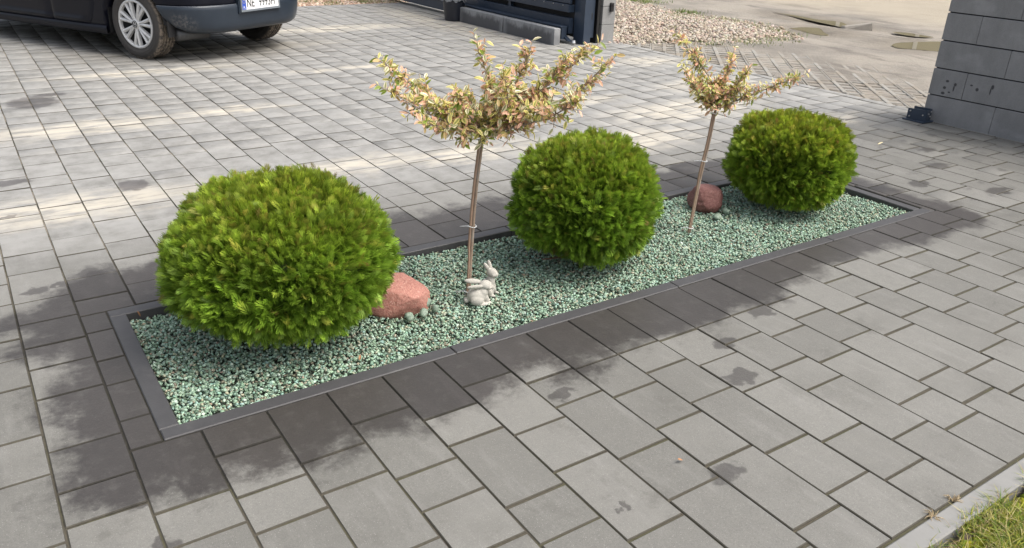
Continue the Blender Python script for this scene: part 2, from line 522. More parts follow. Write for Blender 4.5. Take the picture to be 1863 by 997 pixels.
def build_ground():
    gx = np.unique(np.concatenate([[-400, -200, -90, -40, -20, -10, -5, -1.6], np.arange(-1.5, 6.0, 0.5), np.arange(6.0, 14.0, 0.07), np.arange(14, 22, 0.5), [25, 32, 45, 80, 150, 300, 500]]))
    gy = np.unique(np.concatenate([[-400, -200, -90, -40, -20, -10, -5], np.arange(-2, 3.4, 0.5), np.arange(3.4, 13.0, 0.07), np.arange(13, 22, 0.5), [25, 32, 45, 80, 150, 300, 500]]))
    X, Y = np.meshgrid(gx, gy)
    n1 = vnoise(X, Y, 0.9); n2 = vnoise(X, Y, 3.1, 5.0); n3 = vnoise(X, Y, 9.0, 9.0)
    Z = -0.026 + 0.012 * n1 + 0.008 * n2 + 0.005 * n3
    # sand laps over the open grid stones, more so away from the drive
    over = 0.0095 + np.clip((X - 6.8) / 0.9, 0, 1) * 0.016
    Z = Z + np.where((X > PAVE_X1) & (X < 9), over, 0)
    # wheel ruts of the track, running past the gate
    for c in (9.0, 10.6):
        Z -= 0.02 * np.exp(-((X - c - 0.25 * np.sin(Y * 0.5)) / 0.25) ** 2) * np.where(X > 8, 1, 0)
    for P in PUD:
        s = poly_sd(P, X, Y)
        Z = Z - 0.034 * (1 - np.clip((s + 0.02) / 0.12, 0, 1))
    paved = (X < PAVE_X1 + 0.02) & (Y < PAVE_Y1 + 0.02)
    Z = np.where(paved, -0.20, Z)
    V = np.stack([X, Y, Z], -1).reshape(-1, 3)
    ny, nx = X.shape
    i = np.arange(ny * nx).reshape(ny, nx)
    F = np.stack([i[:-1, :-1], i[:-1, 1:], i[1:, 1:], i[1:, :-1]], -1).reshape(-1, 4)
    m, nt, b = new_mat("sandy_ground")
    p = wpos(nt)
    sx = nd(nt, "ShaderNodeSeparateXYZ", (p,))
    n = noise(nt, p, 1.1, 5, 0.6)
    st = noise(nt, scaled(nt, p, (1.0, 0.35, 1.0), rot=(0, 0, math.radians(-25))), 3.0, 5, 0.6)
    f = noise(nt, p, 140, 4, 0.7)
    c = mix(nt, sstep(nt, n, 0.35, 0.62), (0.225, 0.204, 0.176), (0.33, 0.297, 0.25))
    c = mix(nt, M(nt, 'MULTIPLY', sstep(nt, st, 0.52, 0.66), 0.75), c, (0.155, 0.138, 0.118))
    c = mix(nt, f, mix(nt, 1.0, c, (0.75, 0.75, 0.75), 'MULTIPLY'), mix(nt, 1.0, c, (1.25, 1.25, 1.25), 'MULTIPLY'))
    far = sstep(nt, M(nt, 'ADD', sx.outputs[0], M(nt, 'MULTIPLY', n, 1.4)), 11.8, 13.6)
    c = mix(nt, M(nt, 'MULTIPLY', far, 0.8), c, (0.40, 0.35, 0.27))
    damp = vmax(nt, [spot_mask(nt, p, *q, 0.5) for q in ((9.7, 7.0, .55, .65), (10.7, 7.8, .45, 1.1), (9.9, 5.6, .75, .6))])
    c = mix(nt, M(nt, 'MULTIPLY', damp, 0.55), c, (0.17, 0.145, 0.11))
    nt.links.new(c, b.inputs['Base Color'])
    setin(nt, b, Roughness=0.92)
    nt.links.new(bump(nt, M(nt, 'ADD', f, noise(nt, p, 22, 5)), 0.8, 0.02), b.inputs['Normal'])
    g = obj("ground", np_mesh("ground", V, F), m, smooth=True)
    tag(g, "pale sandy dirt road and ground beyond the paved driveway", "ground", kind='structure')
    # puddles
    wm, nt, b = new_mat("muddy_water")
    setin(nt, b, Roughness=0.04, IOR=1.33)
    n = noise(nt, wpos(nt), 3.0, 3)
    nt.links.new(mix(nt, n, (0.13, 0.115, 0.075), (0.18, 0.16, 0.105)), b.inputs['Base Color'])
    for P, lab in zip(PUD, PUD_NAMES):
        c = np.mean(P, 0)
        Q = [Vector((x, y, 0)) for x, y in P]
        Q = catmull(Q + [Q[0]], 5)[:-1]
        Q = [Vector((c[0], c[1], 0)) + (q - Vector((c[0], c[1], 0))) * 1.10 for q in Q]
        zs = -0.037
        V = [(c[0], c[1], zs)] + [(q.x, q.y, zs) for q in Q]
        F = [[0, i + 1, (i + 1) % len(Q) + 1] for i in range(len(Q))]
        tag(obj("puddle", np_mesh("puddle", V, F), wm), lab, "puddle", "puddles on the dirt road", 'structure')
build_ground()

# ------------------------------------------------------------------ paved driveway
JOINTS = {-2: [1.757, 2.046, 2.246, 2.537, 2.729, 2.876], -1: [1.804, 1.946, 2.143, 2.436, 2.631, 2.786, 2.973, 3.161, 3.445, 3.654, 3.956, 4.287, 4.422, 4.925], 0: [1.605, 1.746, 3.085, 3.293, 3.557, 3.761, 4.038, 4.213, 4.554, 4.731, 4.984, 5.175], 1: [1.55, 1.702, 1.895, 3.141, 3.418, 3.619, 3.913, 4.079, 4.425, 4.6, 4.884, 5.116], 2: [1.312, 1.604, 1.747, 3.67, 3.82, 4.051, 4.294, 4.51, 4.771, 5.126], 3: [1.216, 1.41, 1.556, 1.844, 4.224, 4.415, 4.567, 4.861, 5.853], 4: [1.161, 1.312, 1.608, 1.754], 5: [1.06, 1.362, 1.555, 1.85], 6: [0.821, 1.116, 1.313, 1.608, 1.763, 4.761], 7: [0.868, 1.164, 1.364, 1.56, 3.235, 4.535, 4.828, 5.008], 8: [0.914, 1.115, 1.411, 1.612, 3.133, 3.423, 3.581, 3.782, 4.088, 4.27, 4.572, 4.786, 4.906, 5.214, 5.433], 9: [0.864, 1.065, 1.367, 1.556, 3.24, 3.537, 3.727, 4.025, 4.224, 4.525], 10: [0.964, 1.265, 1.409, 1.611, 1.753, 3.147, 3.43, 3.638, 3.914, 4.062, 4.374, 4.565, 4.866], 11: [0.91, 1.063, 1.358, 1.565, 3.881, 4.016, 4.222, 4.539, 4.685], 12: [0.959, 1.111, 1.412, 1.612, 1.746, 4.377], 13: [1.058, 1.358, 1.558, 1.865], 14: [1.108, 1.41, 1.612, 1.76], 15: [1.349, 1.561, 1.852], 16: [1.411, 1.607, 1.762], 17: [1.351, 1.555], 18: [1.608], 19: [1.553], 20: [1.897], 21: [1.696, 1.855], 22: [2.08], 23: [1.87, 2.186, 2.372, 2.654], 24: [2.02, 2.228, 2.525], 25: [2.157, 2.45, 2.599, 2.9], 26: [2.198, 2.341, 2.622], 27: [2.53, 2.895], 28: [2.622, 2.831, 3.139], 29: [2.6], 30: [2.885]}
LENS = (0.150, 0.198, 0.297)

def fill(a, b, prev=None):
    """joint positions strictly between a and b, in the three stone lengths"""
    g = b - a
    if g < 0.33: return []
    best = None
    for _ in range(40):
        y = a; out = []; last = None
        while True:
            l = random.choice(LENS)
            if l == last == LENS[0]: continue
            last = l; y += l
            if y > b - 0.07: break
            out.append(y)
        end = y
        err = min(abs(end - b), abs((out[-1] if out else a) - b))
        if best is None or err < best[0]:
            k = out if abs(end - b) < abs((out[-1] if out else a) - b) else out[:-1]
            ref = end if k is out else out[-1]
            s = g / (ref - a)
            best = (err, [a + (q - a) * s for q in k])
    return best[1]

def row_joints(i):
    segs = []
    obs = JOINTS.get(i, [])
    spans = [(KERB_Y, PAVE_Y1)]
    if 0 <= i <= 20: spans = [(KERB_Y, BY0 - 0.002), (BY1 + 0.002, PAVE_Y1)]
    for a, b in spans:
        J = [a] + [y for y in obs if a + 0.09 < y < b - 0.07] + [b]
        if len(J) == 2:
            J = [a] + fill(a - random.uniform(0, 0.2), b)[0:] + [b]
            J = [J[0]] + [y for y in J[1:-1] if y > a + 0.06] + [J[-1]]
        full = [J[0]]
        for q in J[1:]:
            full += fill(full[-1], q) + [q]
        for y0, y1 in zip(full[:-1], full[1:]):
            segs.append((y0, y1))
    return segs

CAMP = np.array([0, 0, 1.39]); CAMF = np.array(_f); CAMR = np.array(_r); CAMU = np.array(_u)
def in_view(x, y):
    d = np.array([x, y, 0]) - CAMP; z = d @ CAMF
    if z < 0.2: return False, 0
    u = (d @ CAMR) / z * 1460.5 / 931.5; v = (d @ CAMU) / z * 1460.5 / 498.5
    return bool(abs(u) < 1.06 and abs(v) < 1.06), 1.0 / z ** 3

def build_paving():
    # bed of joint filler with a hole for the planting bed: this sheet is the driveway itself
    z = -0.0045
    xs = [-1.9, BX0 + .02, BX1 - 0.02 + 0.035, PAVE_X1]; ys = [KERB_Y - 0.02, BY0 + .02, BY1 - .02, PAVE_Y1]
    V = [(x, y, z) for y in ys for x in xs]
    F = [[r * 4 + c, r * 4 + c + 1, r * 4 + c + 5, r * 4 + c + 4] for r in range(3) for c in range(3) if not (r == 1 and c == 1)]
    root = obj("pavement", np_mesh("pavement", V, F), MAT_JOINT)
    tag(root, "grey concrete block paving of the driveway, damp and dark round the planting bed", "pavement", kind='structure')
    stones = []
    for i in range(-10, 33):
        xa = RX0 + i * RW; xb = xa + RW
        if xb > PAVE_X1: xb = PAVE_X1
        for y0, y1 in row_joints(i):
            a, b = xa, xb
            stones.append((a, b, y0, y1))
    # narrow cut stones along the left and right ends of the bed
    yj = [BY0, 2.20, 2.42, 2.585, 2.80, BY1]
    for y0, y1 in zip(yj[:-1], yj[1:]):
        stones.append((RX0, BX0 - 0.001, y0, y1))
    stones = [s for s in stones if not (s[2] < BY1 - 0.01 and s[3] > BY0 + 0.01 and s[0] < BX1 - .02 and s[1] > BX0 + .02)]
    yj = [BY0, 2.31, 2.51, 2.74, BY1]
    for y0, y1 in zip(yj[:-1], yj[1:]):
        stones.append((BX1 + 0.016, RX0 + 21 * RW, y0, y1))
    # row 0 stones before and after the bed keep the full width: clip to bed ends
    fixed = []
    for a, b, y0, y1 in stones:
        fixed.append((a, b, y0, y1))
    dat = []
    for a, b, y0, y1 in fixed:
        cx, cy = (a + b) / 2, (y0 + y1) / 2
        vis, wgt = in_view(cx, cy)
        dat.append((vis, wgt * (b - a) * (y1 - y0), a, b, y0, y1))
    dat.sort(key=lambda t: (-t[0], -t[1]))
    share = {}
    MV = []; MF = []; MR = []
    for k, (vis, _, a, b, y0, y1) in enumerate(dat):
        gl = 0.0026
        gc = 0.0032 if y0 < 2.0 else (0.0026 if y0 < 3.2 else 0.0019)
        bv = 0.0026 if y0 < 3.2 else 0.0016
        w = b - a - 2 * gl; L = y1 - y0 - 2 * gc
        cx, cy = (a + b) / 2, (y0 + y1) / 2
        if vis and k < 300:
            key = (round(w * 250), round(L * 250), bv)
            if key not in share:
                hx, hy = key[0] / 500, key[1] / 500
                Vb, Fb = bevel_box((-hx, -hy, -0.06), (hx, hy, 0.0), bv)
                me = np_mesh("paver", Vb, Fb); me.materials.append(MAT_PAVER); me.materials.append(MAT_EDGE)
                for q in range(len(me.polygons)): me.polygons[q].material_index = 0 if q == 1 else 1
                share[key] = me
            o = bpy.data.objects.new("paver", share[key])
            o.location = (cx, cy, random.uniform(-0.0016, 0.0012))
            o.rotation_euler = (random.gauss(0, 0.0025), random.gauss(0, 0.004), random.gauss(0, 0.004))
            link(o, root)
        else:
            Vb, Fb = bevel_box((-w / 2, -L / 2, -0.06), (w / 2, L / 2, 0.0), bv)
            R = Matrix.Rotation(random.gauss(0, 0.004), 3, 'Z') @ Matrix.Rotation(random.gauss(0, 0.0025), 3, 'X') @ Matrix.Rotation(random.gauss(0, 0.0035), 3, 'Y')
            dz = random.uniform(-0.002, 0.0015)
            o = len(MV)
            for p in Vb:
                q = R @ Vector(p); MV.append((q.x + cx, q.y + cy, q.z + dz))
            MR += [random.random()] * len(Vb)
            MF += [[j + o for j in f] for f in Fb]
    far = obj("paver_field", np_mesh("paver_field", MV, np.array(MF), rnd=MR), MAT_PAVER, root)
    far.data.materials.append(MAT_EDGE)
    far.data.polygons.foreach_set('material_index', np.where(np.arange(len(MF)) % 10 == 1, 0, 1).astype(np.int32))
    far['kind'] = 'stuff'
build_paving()

# ------------------------------------------------------------------ planting bed: edging, soil, gravel
def build_bed():
    mt = simple_mat("dark_edging_concrete", (0.052, 0.051, 0.053), 0.6, var=0.22, nscale=22, bstr=0.35, dirt=(0.085, 0.083, 0.081), dlo=0.56, dhi=0.8)
    root = empty("bed_edging", (BX0, BY0, 0))
    tag(root, "dark grey concrete edging slabs framing the gravel planting bed", "edging")
    g = 0.0018
    def piece(a, b):
        c = [(a[0] + b[0]) / 2, (a[1] + b[1]) / 2]
        V, F = bevel_box((a[0] - c[0], a[1] - c[1], -0.2), (b[0] - c[0], b[1] - c[1], 0.0), 0.003)
        o = obj("edging_slab", np_mesh("edging_slab", V, F), mt, root)
        o.location = (c[0] - BX0, c[1] - BY0, 0.001 + random.uniform(-.001, .001))
        o.rotation_euler = (0, random.gauss(0, 0.0012), random.gauss(0, 0.0012))
    xs = [BX0, 1.194, 2.233, 3.24, BX1 + 0.05]
    for x0, x1 in zip(xs[:-1], xs[1:]):
        piece((x0 + g, BY0), (x1 - g, BY0 + EW))
    xs = [BX0, 0.98, 1.98, 2.98, BX1 + 0.01]
    for x0, x1 in zip(xs[:-1], xs[1:]):
        piece((x0 + g, BY1 - EW), (x1 - g, BY1))
    piece((BX0, BY0 + EW + g), (BX0 + EW, BY1 - EW - g))
    piece((BX1 - EW, BY0 + EW + g), (BX1, BY1 - EW - g))
    # soil under the stones
    V, F = bevel_box((BX0 + 0.01, BY0 + 0.01, -0.18), (BX1 + 0.03, BY1 - 0.01, -0.05))
    sm = simple_mat("dark_soil", (0.075, 0.09, 0.07), 0.95, bstr=0.6)
    tag(obj("soil", np_mesh("soil", V, F), sm), "dark soil under the green gravel of the planting bed", "soil", kind='structure')
    # gravel
    def zf(x, y):
        return -0.034 + 0.008 * np.sin(x * 3.1 + 1) * np.sin(y * 4.0) + 0.004 * np.sin(x * 11) * np.cos(y * 13)
    cols = [(0.255, 0.36, 0.265), (0.36, 0.47, 0.365), (0.16, 0.245, 0.17), (0.085, 0.125, 0.085), (0.33, 0.33, 0.235), (0.45, 0.54, 0.44), (0.31, 0.23, 0.17), (0.16, 0.15, 0.105), (0.24, 0.37, 0.30)]
    wts = [28, 12, 24, 8, 9, 1.5, 1.2, 6, 9]
    n1, n2 = 26000, 30000
    xy = np.stack([rng.uniform(BX0 + EW + .006, BX1 - EW - .006, n1 + n2), rng.uniform(BY0 + EW + .006, BY1 - EW - .006, n1 + n2)], 1)
    lay = np.concatenate([np.zeros(n1), np.full(n2, 0.009)])
    V, F, C = scatter_stones(n1 + n2, xy, lambda x, y: zf(x, y) + lay + rng.uniform(-.003, .005, len(x)), 0.0075, 0.0150, cols, wts, 0.72)
    gm = attr_mat("green_gravel", 0.55, 0.3, 180, 0.28)
    tag(obj("green_gravel", np_mesh("green_gravel", V, F, C), gm), "pale sea green gravel covering the planting bed", "gravel", kind='stuff')
    # a few larger green stones that can be told apart
    big = [((1.173, 2.356), .050, .033, .2), ((1.232, 2.352), .052, .036, 1.2), ((1.285, 2.366), .040, .034, 2.0), ((1.272, 2.418), .060, .040, 2.8),
           ((2.992, 2.545), .060, .030, .5), ((3.085, 2.572), .062, .036, .9)]
    labs = ["angular green stone touching the front foot of the salmon boulder", "pear shaped green stone in the middle of the four near the salmon boulder",
            "small round pale green stone right of the pear shaped one", "largest green stone right beside the salmon boulder",
            "left pale green stone in front of the brown boulder", "right pale green stone in front of the brown boulder"]
    sm = simple_mat("green_stone", (0.19, 0.25, 0.19), 0.55, var=0.4, nscale=40, bstr=0.4, dirt=(0.32, 0.39, 0.31), dscale=25, dlo=.5, dhi=.7)
    for k, ((x, y), L, H, a) in enumerate(big):
        V, F = ico(2)
        for _q in range(7):        # flat broken faces
            nn_ = Vector((random.gauss(0, 1), random.gauss(0, 1), random.gauss(0, 1))).normalized(); nn_ = np.array(nn_)
            t_ = V @ nn_; V = V - np.outer(np.maximum(t_ - random.uniform(.55, .75), 0), nn_)
        d = np.array([mnoise.noise(Vector(v) * 1.2 + Vector((k * 7.1, 0, 0))) for v in V])
        V = V * (1 + 0.22 * d[:, None]) * np.array([L * .5, L * .36, H * .5])
        o = obj("green_stone", np_mesh("green_stone", V, F), sm, smooth=False)
        o.location = (x, y, -0.012 + H * .42); o.rotation_euler = (random.uniform(-.3, .3), random.uniform(-.3, .3), a)
        tag(o, labs[k], "stone", "larger green stones lying by the boulders")
build_bed()

def build_boulders():
    def rock(c, size, cuts, seed, rz, cols, label, amp=0.10):
        bm = bmesh.new(); bmesh.ops.create_icosphere(bm, subdivisions=5, radius=1.0)
        for v in bm.verts:
            d = v.co.normalized()
            r = 1.0 + amp * mnoise.noise(d * 1.4 + Vector((seed, 0, 0))) + amp * .35 * mnoise.noise(d * 4 + Vector((seed, 3, 0)))
            p = d * r
            for n, k in cuts:
                n = Vector(n).normalized(); t = p.dot(n)
                if t > k: p -= n * ((t - k) * 0.88 - min(.04, (t - k) * .3))
            p += d * (0.022 * mnoise.noise(d * 7 + Vector((seed, 0, 0))) + 0.006 * mnoise.noise(d * 26))
            v.co = Vector((p.x * size[0], p.y * size[1], p.z * size[2]))
        me = bpy.data.meshes.new("boulder"); bm.to_mesh(me); bm.free()
        m, nt, b = new_mat("granite")
        p = opos(nt)
        n1 = noise(nt, p, 14, 4, 0.6); n2 = noise(nt, p, 160, 3, 0.75)
        c_ = mix(nt, n1, cols[0], cols[1])
        c_ = mix(nt, sstep(nt, n2, 0.56, 0.66), c_, cols[2])
        c_ = mix(nt, sstep(nt, n2, 0.42, 0.34), c_, cols[3])
        nt.links.new(c_, b.inputs['Base Color']); setin(nt, b, Roughness=0.72)
        nt.links.new(bump(nt, M(nt, 'ADD', noise(nt, p, 60, 5, 0.7), M(nt, 'MULTIPLY', n2, 0.6)), 0.55, 0.004), b.inputs['Normal'])
        o = obj("boulder", me, m, smooth=True)
        o.location = c; o.rotation_euler = (0, 0, rz)
        tag(o, label, "boulder", "red granite boulders in the bed")
    # local x runs to the camera's right
    rock((1.184, 2.490, 0.026), (0.142, 0.105, 0.092), [((.22, -.10, 1), .54), ((1, -.15, .10), .80), ((-.2, -1, .35), .72), ((.55, -.9, -.3), .80), ((.7, .2, .75), .70), ((-.8, -.5, .5), .75)],
         3.3, -0.60, ((0.33, 0.135, 0.10), (0.45, 0.21, 0.165), (0.56, 0.36, 0.30), (0.15, 0.058, 0.045)), "salmon pink granite boulder half tucked under the nearest clipped bush")
    rock((3.055, 2.690, 0.040), (0.090, 0.085, 0.080), [((.1, 0, 1), .74), ((.1, -1, .35), .80), ((-.9, -.3, .2), .80), ((.9, -.4, .1), .85)],
         8.1, -0.55, ((0.155, 0.06, 0.05), (0.215, 0.093, 0.08), (0.28, 0.155, 0.135), (0.09, 0.038, 0.034)), "brownish red boulder behind the leaning stem of the farther small tree", 0.12)
build_boulders()

# ------------------------------------------------------------------ clipped thuja globes
FOL = attr_mat("thuja_foliage", 0.5, 0.0, 60, 0.25, 0.35, transl=0.38)
BARK = simple_mat("bark", (0.16, 0.10, 0.065), 0.9, var=0.4, nscale=60, bstr=0.6)

def norm(a): return a / np.maximum(np.linalg.norm(a, axis=-1, keepdims=True), 1e-9)

def sgnpow(a, e): return np.sign(a) * np.abs(a) ** e

def thuja(loc, R, h, label, seed, n_clump=330, per=24, tint=(1, 1, 1), e=0.80, belly=0.0):
    g = np.random.default_rng(seed)
    root = empty("clipped_thuja", (loc[0], loc[1], -0.02))
    tag(root, label, "bush", "clipped thuja globes in the bed")
    zc = h + 0.02
    # clump centres, roughly even over the globe
    n = n_clump
    i = np.arange(n) + 0.5
    ph = np.arcsin(1 - 2 * i / n * 0.955); th = np.pi * (1 + 5 ** .5) * i
    ph += g.normal(0, .05, n); th += g.normal(0, .08, n)
    def surf(ph, th):
        cp = sgnpow(np.cos(ph), e)
        cp = cp * (1 - belly * np.sin(ph))
        P = np.stack([cp * np.cos(th), cp * np.sin(th), sgnpow(np.sin(ph), e)], -1)
        N = np.stack([np.cos(ph) * np.cos(th) / 1, np.cos(ph) * np.sin(th), np.sin(ph) * (R / h) * .9], -1)
        return P, norm(N)
    Rb, hb = R - 0.040, h - 0.034
    P, N = surf(ph, th)
    def lump(Q):
        return np.array([1 + .10 * mnoise.noise(Vector(v) * 1.7 + Vector((seed, 0, 0))) + .055 * mnoise.noise(Vector(v) * 4.2 + Vector((0, seed, 0))) for v in Q])[:, None]
    # clump = tuft with its own axis and its own depth
    depth = g.normal(0, 0.014, n)
    up = np.array([0, 0, 1.0])
    low = np.clip(-P[:, 2:3], 0, 1)
    axis = norm(N + 0.75 * up * (1 - 1.4 * low) + g.normal(0, .26, (n, 3)))
    tone = g.uniform(0.70, 1.22, n)
    ci = np.repeat(np.arange(n), per); m = n * per
    # sprays in each clump
    pj = ph[ci] + g.normal(0, 0.085, m); tj = th[ci] + g.normal(0, 0.085, m) / np.maximum(np.cos(ph[ci]), .3)
    p, nn = surf(pj, tj)
    lp = lump(p)
    base = p * lp * np.array([Rb, Rb, hb]) - nn * (0.034 + g.exponential(0.012, m)[:, None]) + nn * depth[ci][:, None] + np.array([0, 0, zc])
    off = p - P[ci]
    d = norm(axis[ci] + 1.1 * off / 0.3 * 0.5 + g.normal(0, .30, (m, 3)))
    L = g.uniform(0.040, 0.088, m)
    # keep the silhouette clipped: shorten sprays whose tip would stand far outside
    tip = base + d * L[:, None]
    q = (tip - np.array([0, 0, zc])) / np.array([R, R, h]) / lp
    q[:, :2] /= (1 - belly * np.clip(q[:, 2:3], -1, 1))
    k = (np.abs(q[:, 0]) ** 2 + np.abs(q[:, 1]) ** 2) ** (1 / (2 * e) * 1.0)
    rad = (k ** 2 + np.abs(q[:, 2]) ** (2 / e)) ** (e / 2)
    lim = 1.0 + g.normal(0.01, 0.035, m) + (g.random(m) < .02) * .10
    L = np.where(rad > lim, L * np.clip(1 - (rad - lim) * 3.2, .35, 1), L)
    base[:, 2] = np.maximum(base[:, 2], 0.015)
    side = norm(np.cross(d, g.normal(0, 1, (m, 3)) + 0.8 * np.cross(d, up)))
    nrm = np.cross(side, d)
    curl = g.normal(0.05, .18, m) - 0.10 * low[ci][:, 0]
    # template: diamonds in (s, t)
    T = []
    def dia(s0, t0, s1, t1, wd):
        dx, dy = s1 - s0, t1 - t0; l = math.hypot(dx, dy); nx, ny = -dy / l * wd, dx / l * wd
        mx, my = s0 + dx * .5, t0 + dy * .5
        T.append([(s0, t0), (mx + nx, my + ny), (s1, t1), (mx - nx, my - ny)])
    dia(0, 0, 0, .55, .020); dia(0, .45, 0, 1.0, .030)
    for t0, l, an in ((.16, .50, .50), (.30, .50, .46), (.44, .44, .42), (.58, .34, .38), (.70, .24, .34)):
        for sg in (-1, 1):
            t1 = t0 + (.04 if sg > 0 else 0)
            dia(0, t1, sg * l * math.sin(an), t1 + l * math.cos(an), .027)
            if l > .4: dia(sg * l * .5 * math.sin(an), t1 + l * .5 * math.cos(an), sg * l * .5 * math.sin(an) + sg * .10, t1 + l * .5 + .22, .022)
    T = np.array(T)                      # (K,4,2)
    Kq = len(T)
    S = T[..., 0].reshape(-1); Tt = T[..., 1].reshape(-1)
    wz = 1 + g.uniform(-.15, .25, (m, 1))
    Vv = (base[:, None, :] + d[:, None, :] * (Tt[None, :, None] * L[:, None, None])
          + side[:, None, :] * (S[None, :, None] * wz[..., None] * L[:, None, None] * .72)
          + nrm[:, None, :] * ((curl[:, None] * Tt[None] ** 2 + g.normal(0, .03, (m, Kq)).repeat(4, axis=1))[..., None] * L[:, None, None]))
    nv = Kq * 4
    F = (np.arange(m * nv).reshape(-1, 4))
    # colour: growth tips are yellower, some bronze; each spray a little different
    tn = np.clip(Tt, 0, 1)[None, :, None]
    basec = np.array([0.085, 0.195, 0.020]); tipc = np.array([0.43, 0.51, 0.048]); bronze = np.array([0.52, 0.37, 0.08])  # spray bases darkened: shade between the fronds put into the colour
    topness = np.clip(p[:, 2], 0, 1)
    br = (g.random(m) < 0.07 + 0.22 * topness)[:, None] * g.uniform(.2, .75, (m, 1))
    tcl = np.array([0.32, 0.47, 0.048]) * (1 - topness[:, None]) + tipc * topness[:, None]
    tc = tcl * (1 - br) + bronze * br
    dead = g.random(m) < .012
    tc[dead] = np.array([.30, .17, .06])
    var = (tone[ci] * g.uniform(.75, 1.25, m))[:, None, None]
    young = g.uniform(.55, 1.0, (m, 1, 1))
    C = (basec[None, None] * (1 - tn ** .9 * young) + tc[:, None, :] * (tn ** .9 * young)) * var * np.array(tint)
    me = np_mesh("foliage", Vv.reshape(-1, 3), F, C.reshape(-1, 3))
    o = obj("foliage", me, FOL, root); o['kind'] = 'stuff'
    # woody inside: trunk and limbs, with old brown-green inner growth filling the middle
    mb = MB()
    mb.tube([(0, 0, -0.03), (0.01, 0, 0.08), (0, .01, zc)], [0.024, 0.02, 0.012])
    for k in range(26):
        a = g.uniform(0, 2 * math.pi); z0 = g.uniform(.02, zc * .8); z1 = z0 + g.uniform(-.02, .5) * h
        rr = R * g.uniform(.55, .78)
        mb.tube([(0, 0, z0), (rr * .5 * math.cos(a), rr * .5 * math.sin(a), (z0 + z1) / 2 - .01), (rr * math.cos(a), rr * math.sin(a), z1)], [.008, .006, .003], 5)
    obj("trunk", mb.mesh("trunk"), BARK, root)
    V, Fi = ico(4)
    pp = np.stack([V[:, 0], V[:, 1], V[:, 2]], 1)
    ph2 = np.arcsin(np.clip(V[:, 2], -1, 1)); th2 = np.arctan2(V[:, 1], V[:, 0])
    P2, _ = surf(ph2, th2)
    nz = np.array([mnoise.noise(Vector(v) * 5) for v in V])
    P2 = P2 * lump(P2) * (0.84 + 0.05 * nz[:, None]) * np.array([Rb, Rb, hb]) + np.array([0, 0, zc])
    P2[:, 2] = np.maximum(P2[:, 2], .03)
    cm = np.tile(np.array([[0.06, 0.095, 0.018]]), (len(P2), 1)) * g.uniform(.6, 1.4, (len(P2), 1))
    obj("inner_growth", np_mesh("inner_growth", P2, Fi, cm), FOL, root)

thuja((0.776, 2.536), 0.404, 0.280, "largest clipped thuja globe at the near left end of the bed, beside the salmon boulder", 11, 520, 34, (1, 1, 1), .92, .07)
thuja((2.083, 2.491), 0.330, 0.270, "round clipped thuja globe in the middle, between the two small variegated trees", 12, 420, 33, (.95, .98, .95), .88, .02)
thuja((3.462, 2.524), 0.334, 0.240, "farthest clipped thuja globe, at the right end of the bed nearest the block wall", 13, 400, 32, (1.02, .97, .9))

# ------------------------------------------------------------------ variegated standards
LEAF = attr_mat("variegated_leaf", 0.4, 0.0, 90, 0.12, 0.45, transl=0.32, coords='o')
STEM = simple_mat("young_bark", (0.30, 0.22, 0.16), 0.8, var=0.45, nscale=35, bstr=0.4, dirt=(0.30, 0.27, 0.23), dscale=9, dlo=.45, dhi=.65)
STAKE = simple_mat("stake_cane", (0.30, 0.20, 0.14), 0.7, var=0.3, nscale=25, bstr=0.3, dirt=(0.20, 0.17, 0.14), dscale=8)
TIE = simple_mat("white_twine", (0.7, 0.72, 0.72), 0.6, bstr=0)

def leaf_geo(L, W, fold, curl, g, tone):
    """one folded leaf lying along +x, centre green, margin cream/yellow/pink"""
    ts = [0.0, .18, .42, .68, .88, 1.0]
    ws = [.06, .62, 1.0, .86, .45, .02]
    V = []; C = []
    green = np.array([.20, .26, .035]) * g.uniform(.7, 1.4)
    edge = {0: np.array([.92, .78, .30]), 1: np.array([.94, .85, .62]), 2: np.array([.95, .50, .40]), 3: np.array([.92, .64, .27]), 4: np.array([.26, .34, .06])}[tone] * g.uniform(.8, 1.15)
    midc = green if tone not in (2, 3) else green * .45 + np.array([.85, .58, .36]) * .55
    for t, w in zip(ts, ws):
        for s in (-1, -.52, 0, .52, 1):
            y = s * w * W * .5
            z = abs(s) * w * W * .5 * fold + curl * L * t * t
            V.append((t * L, y, z)); C.append(midc if abs(s) < .45 else (edge if abs(s) > .9 else (edge * .72 + midc * .28)))
    F = []
    for i in range(len(ts) - 1):
        for k in range(4):
            a = i * 5 + k; F.append([a, a + 1, a + 6, a + 5])
    return np.array(V), np.array(F), np.array(C)

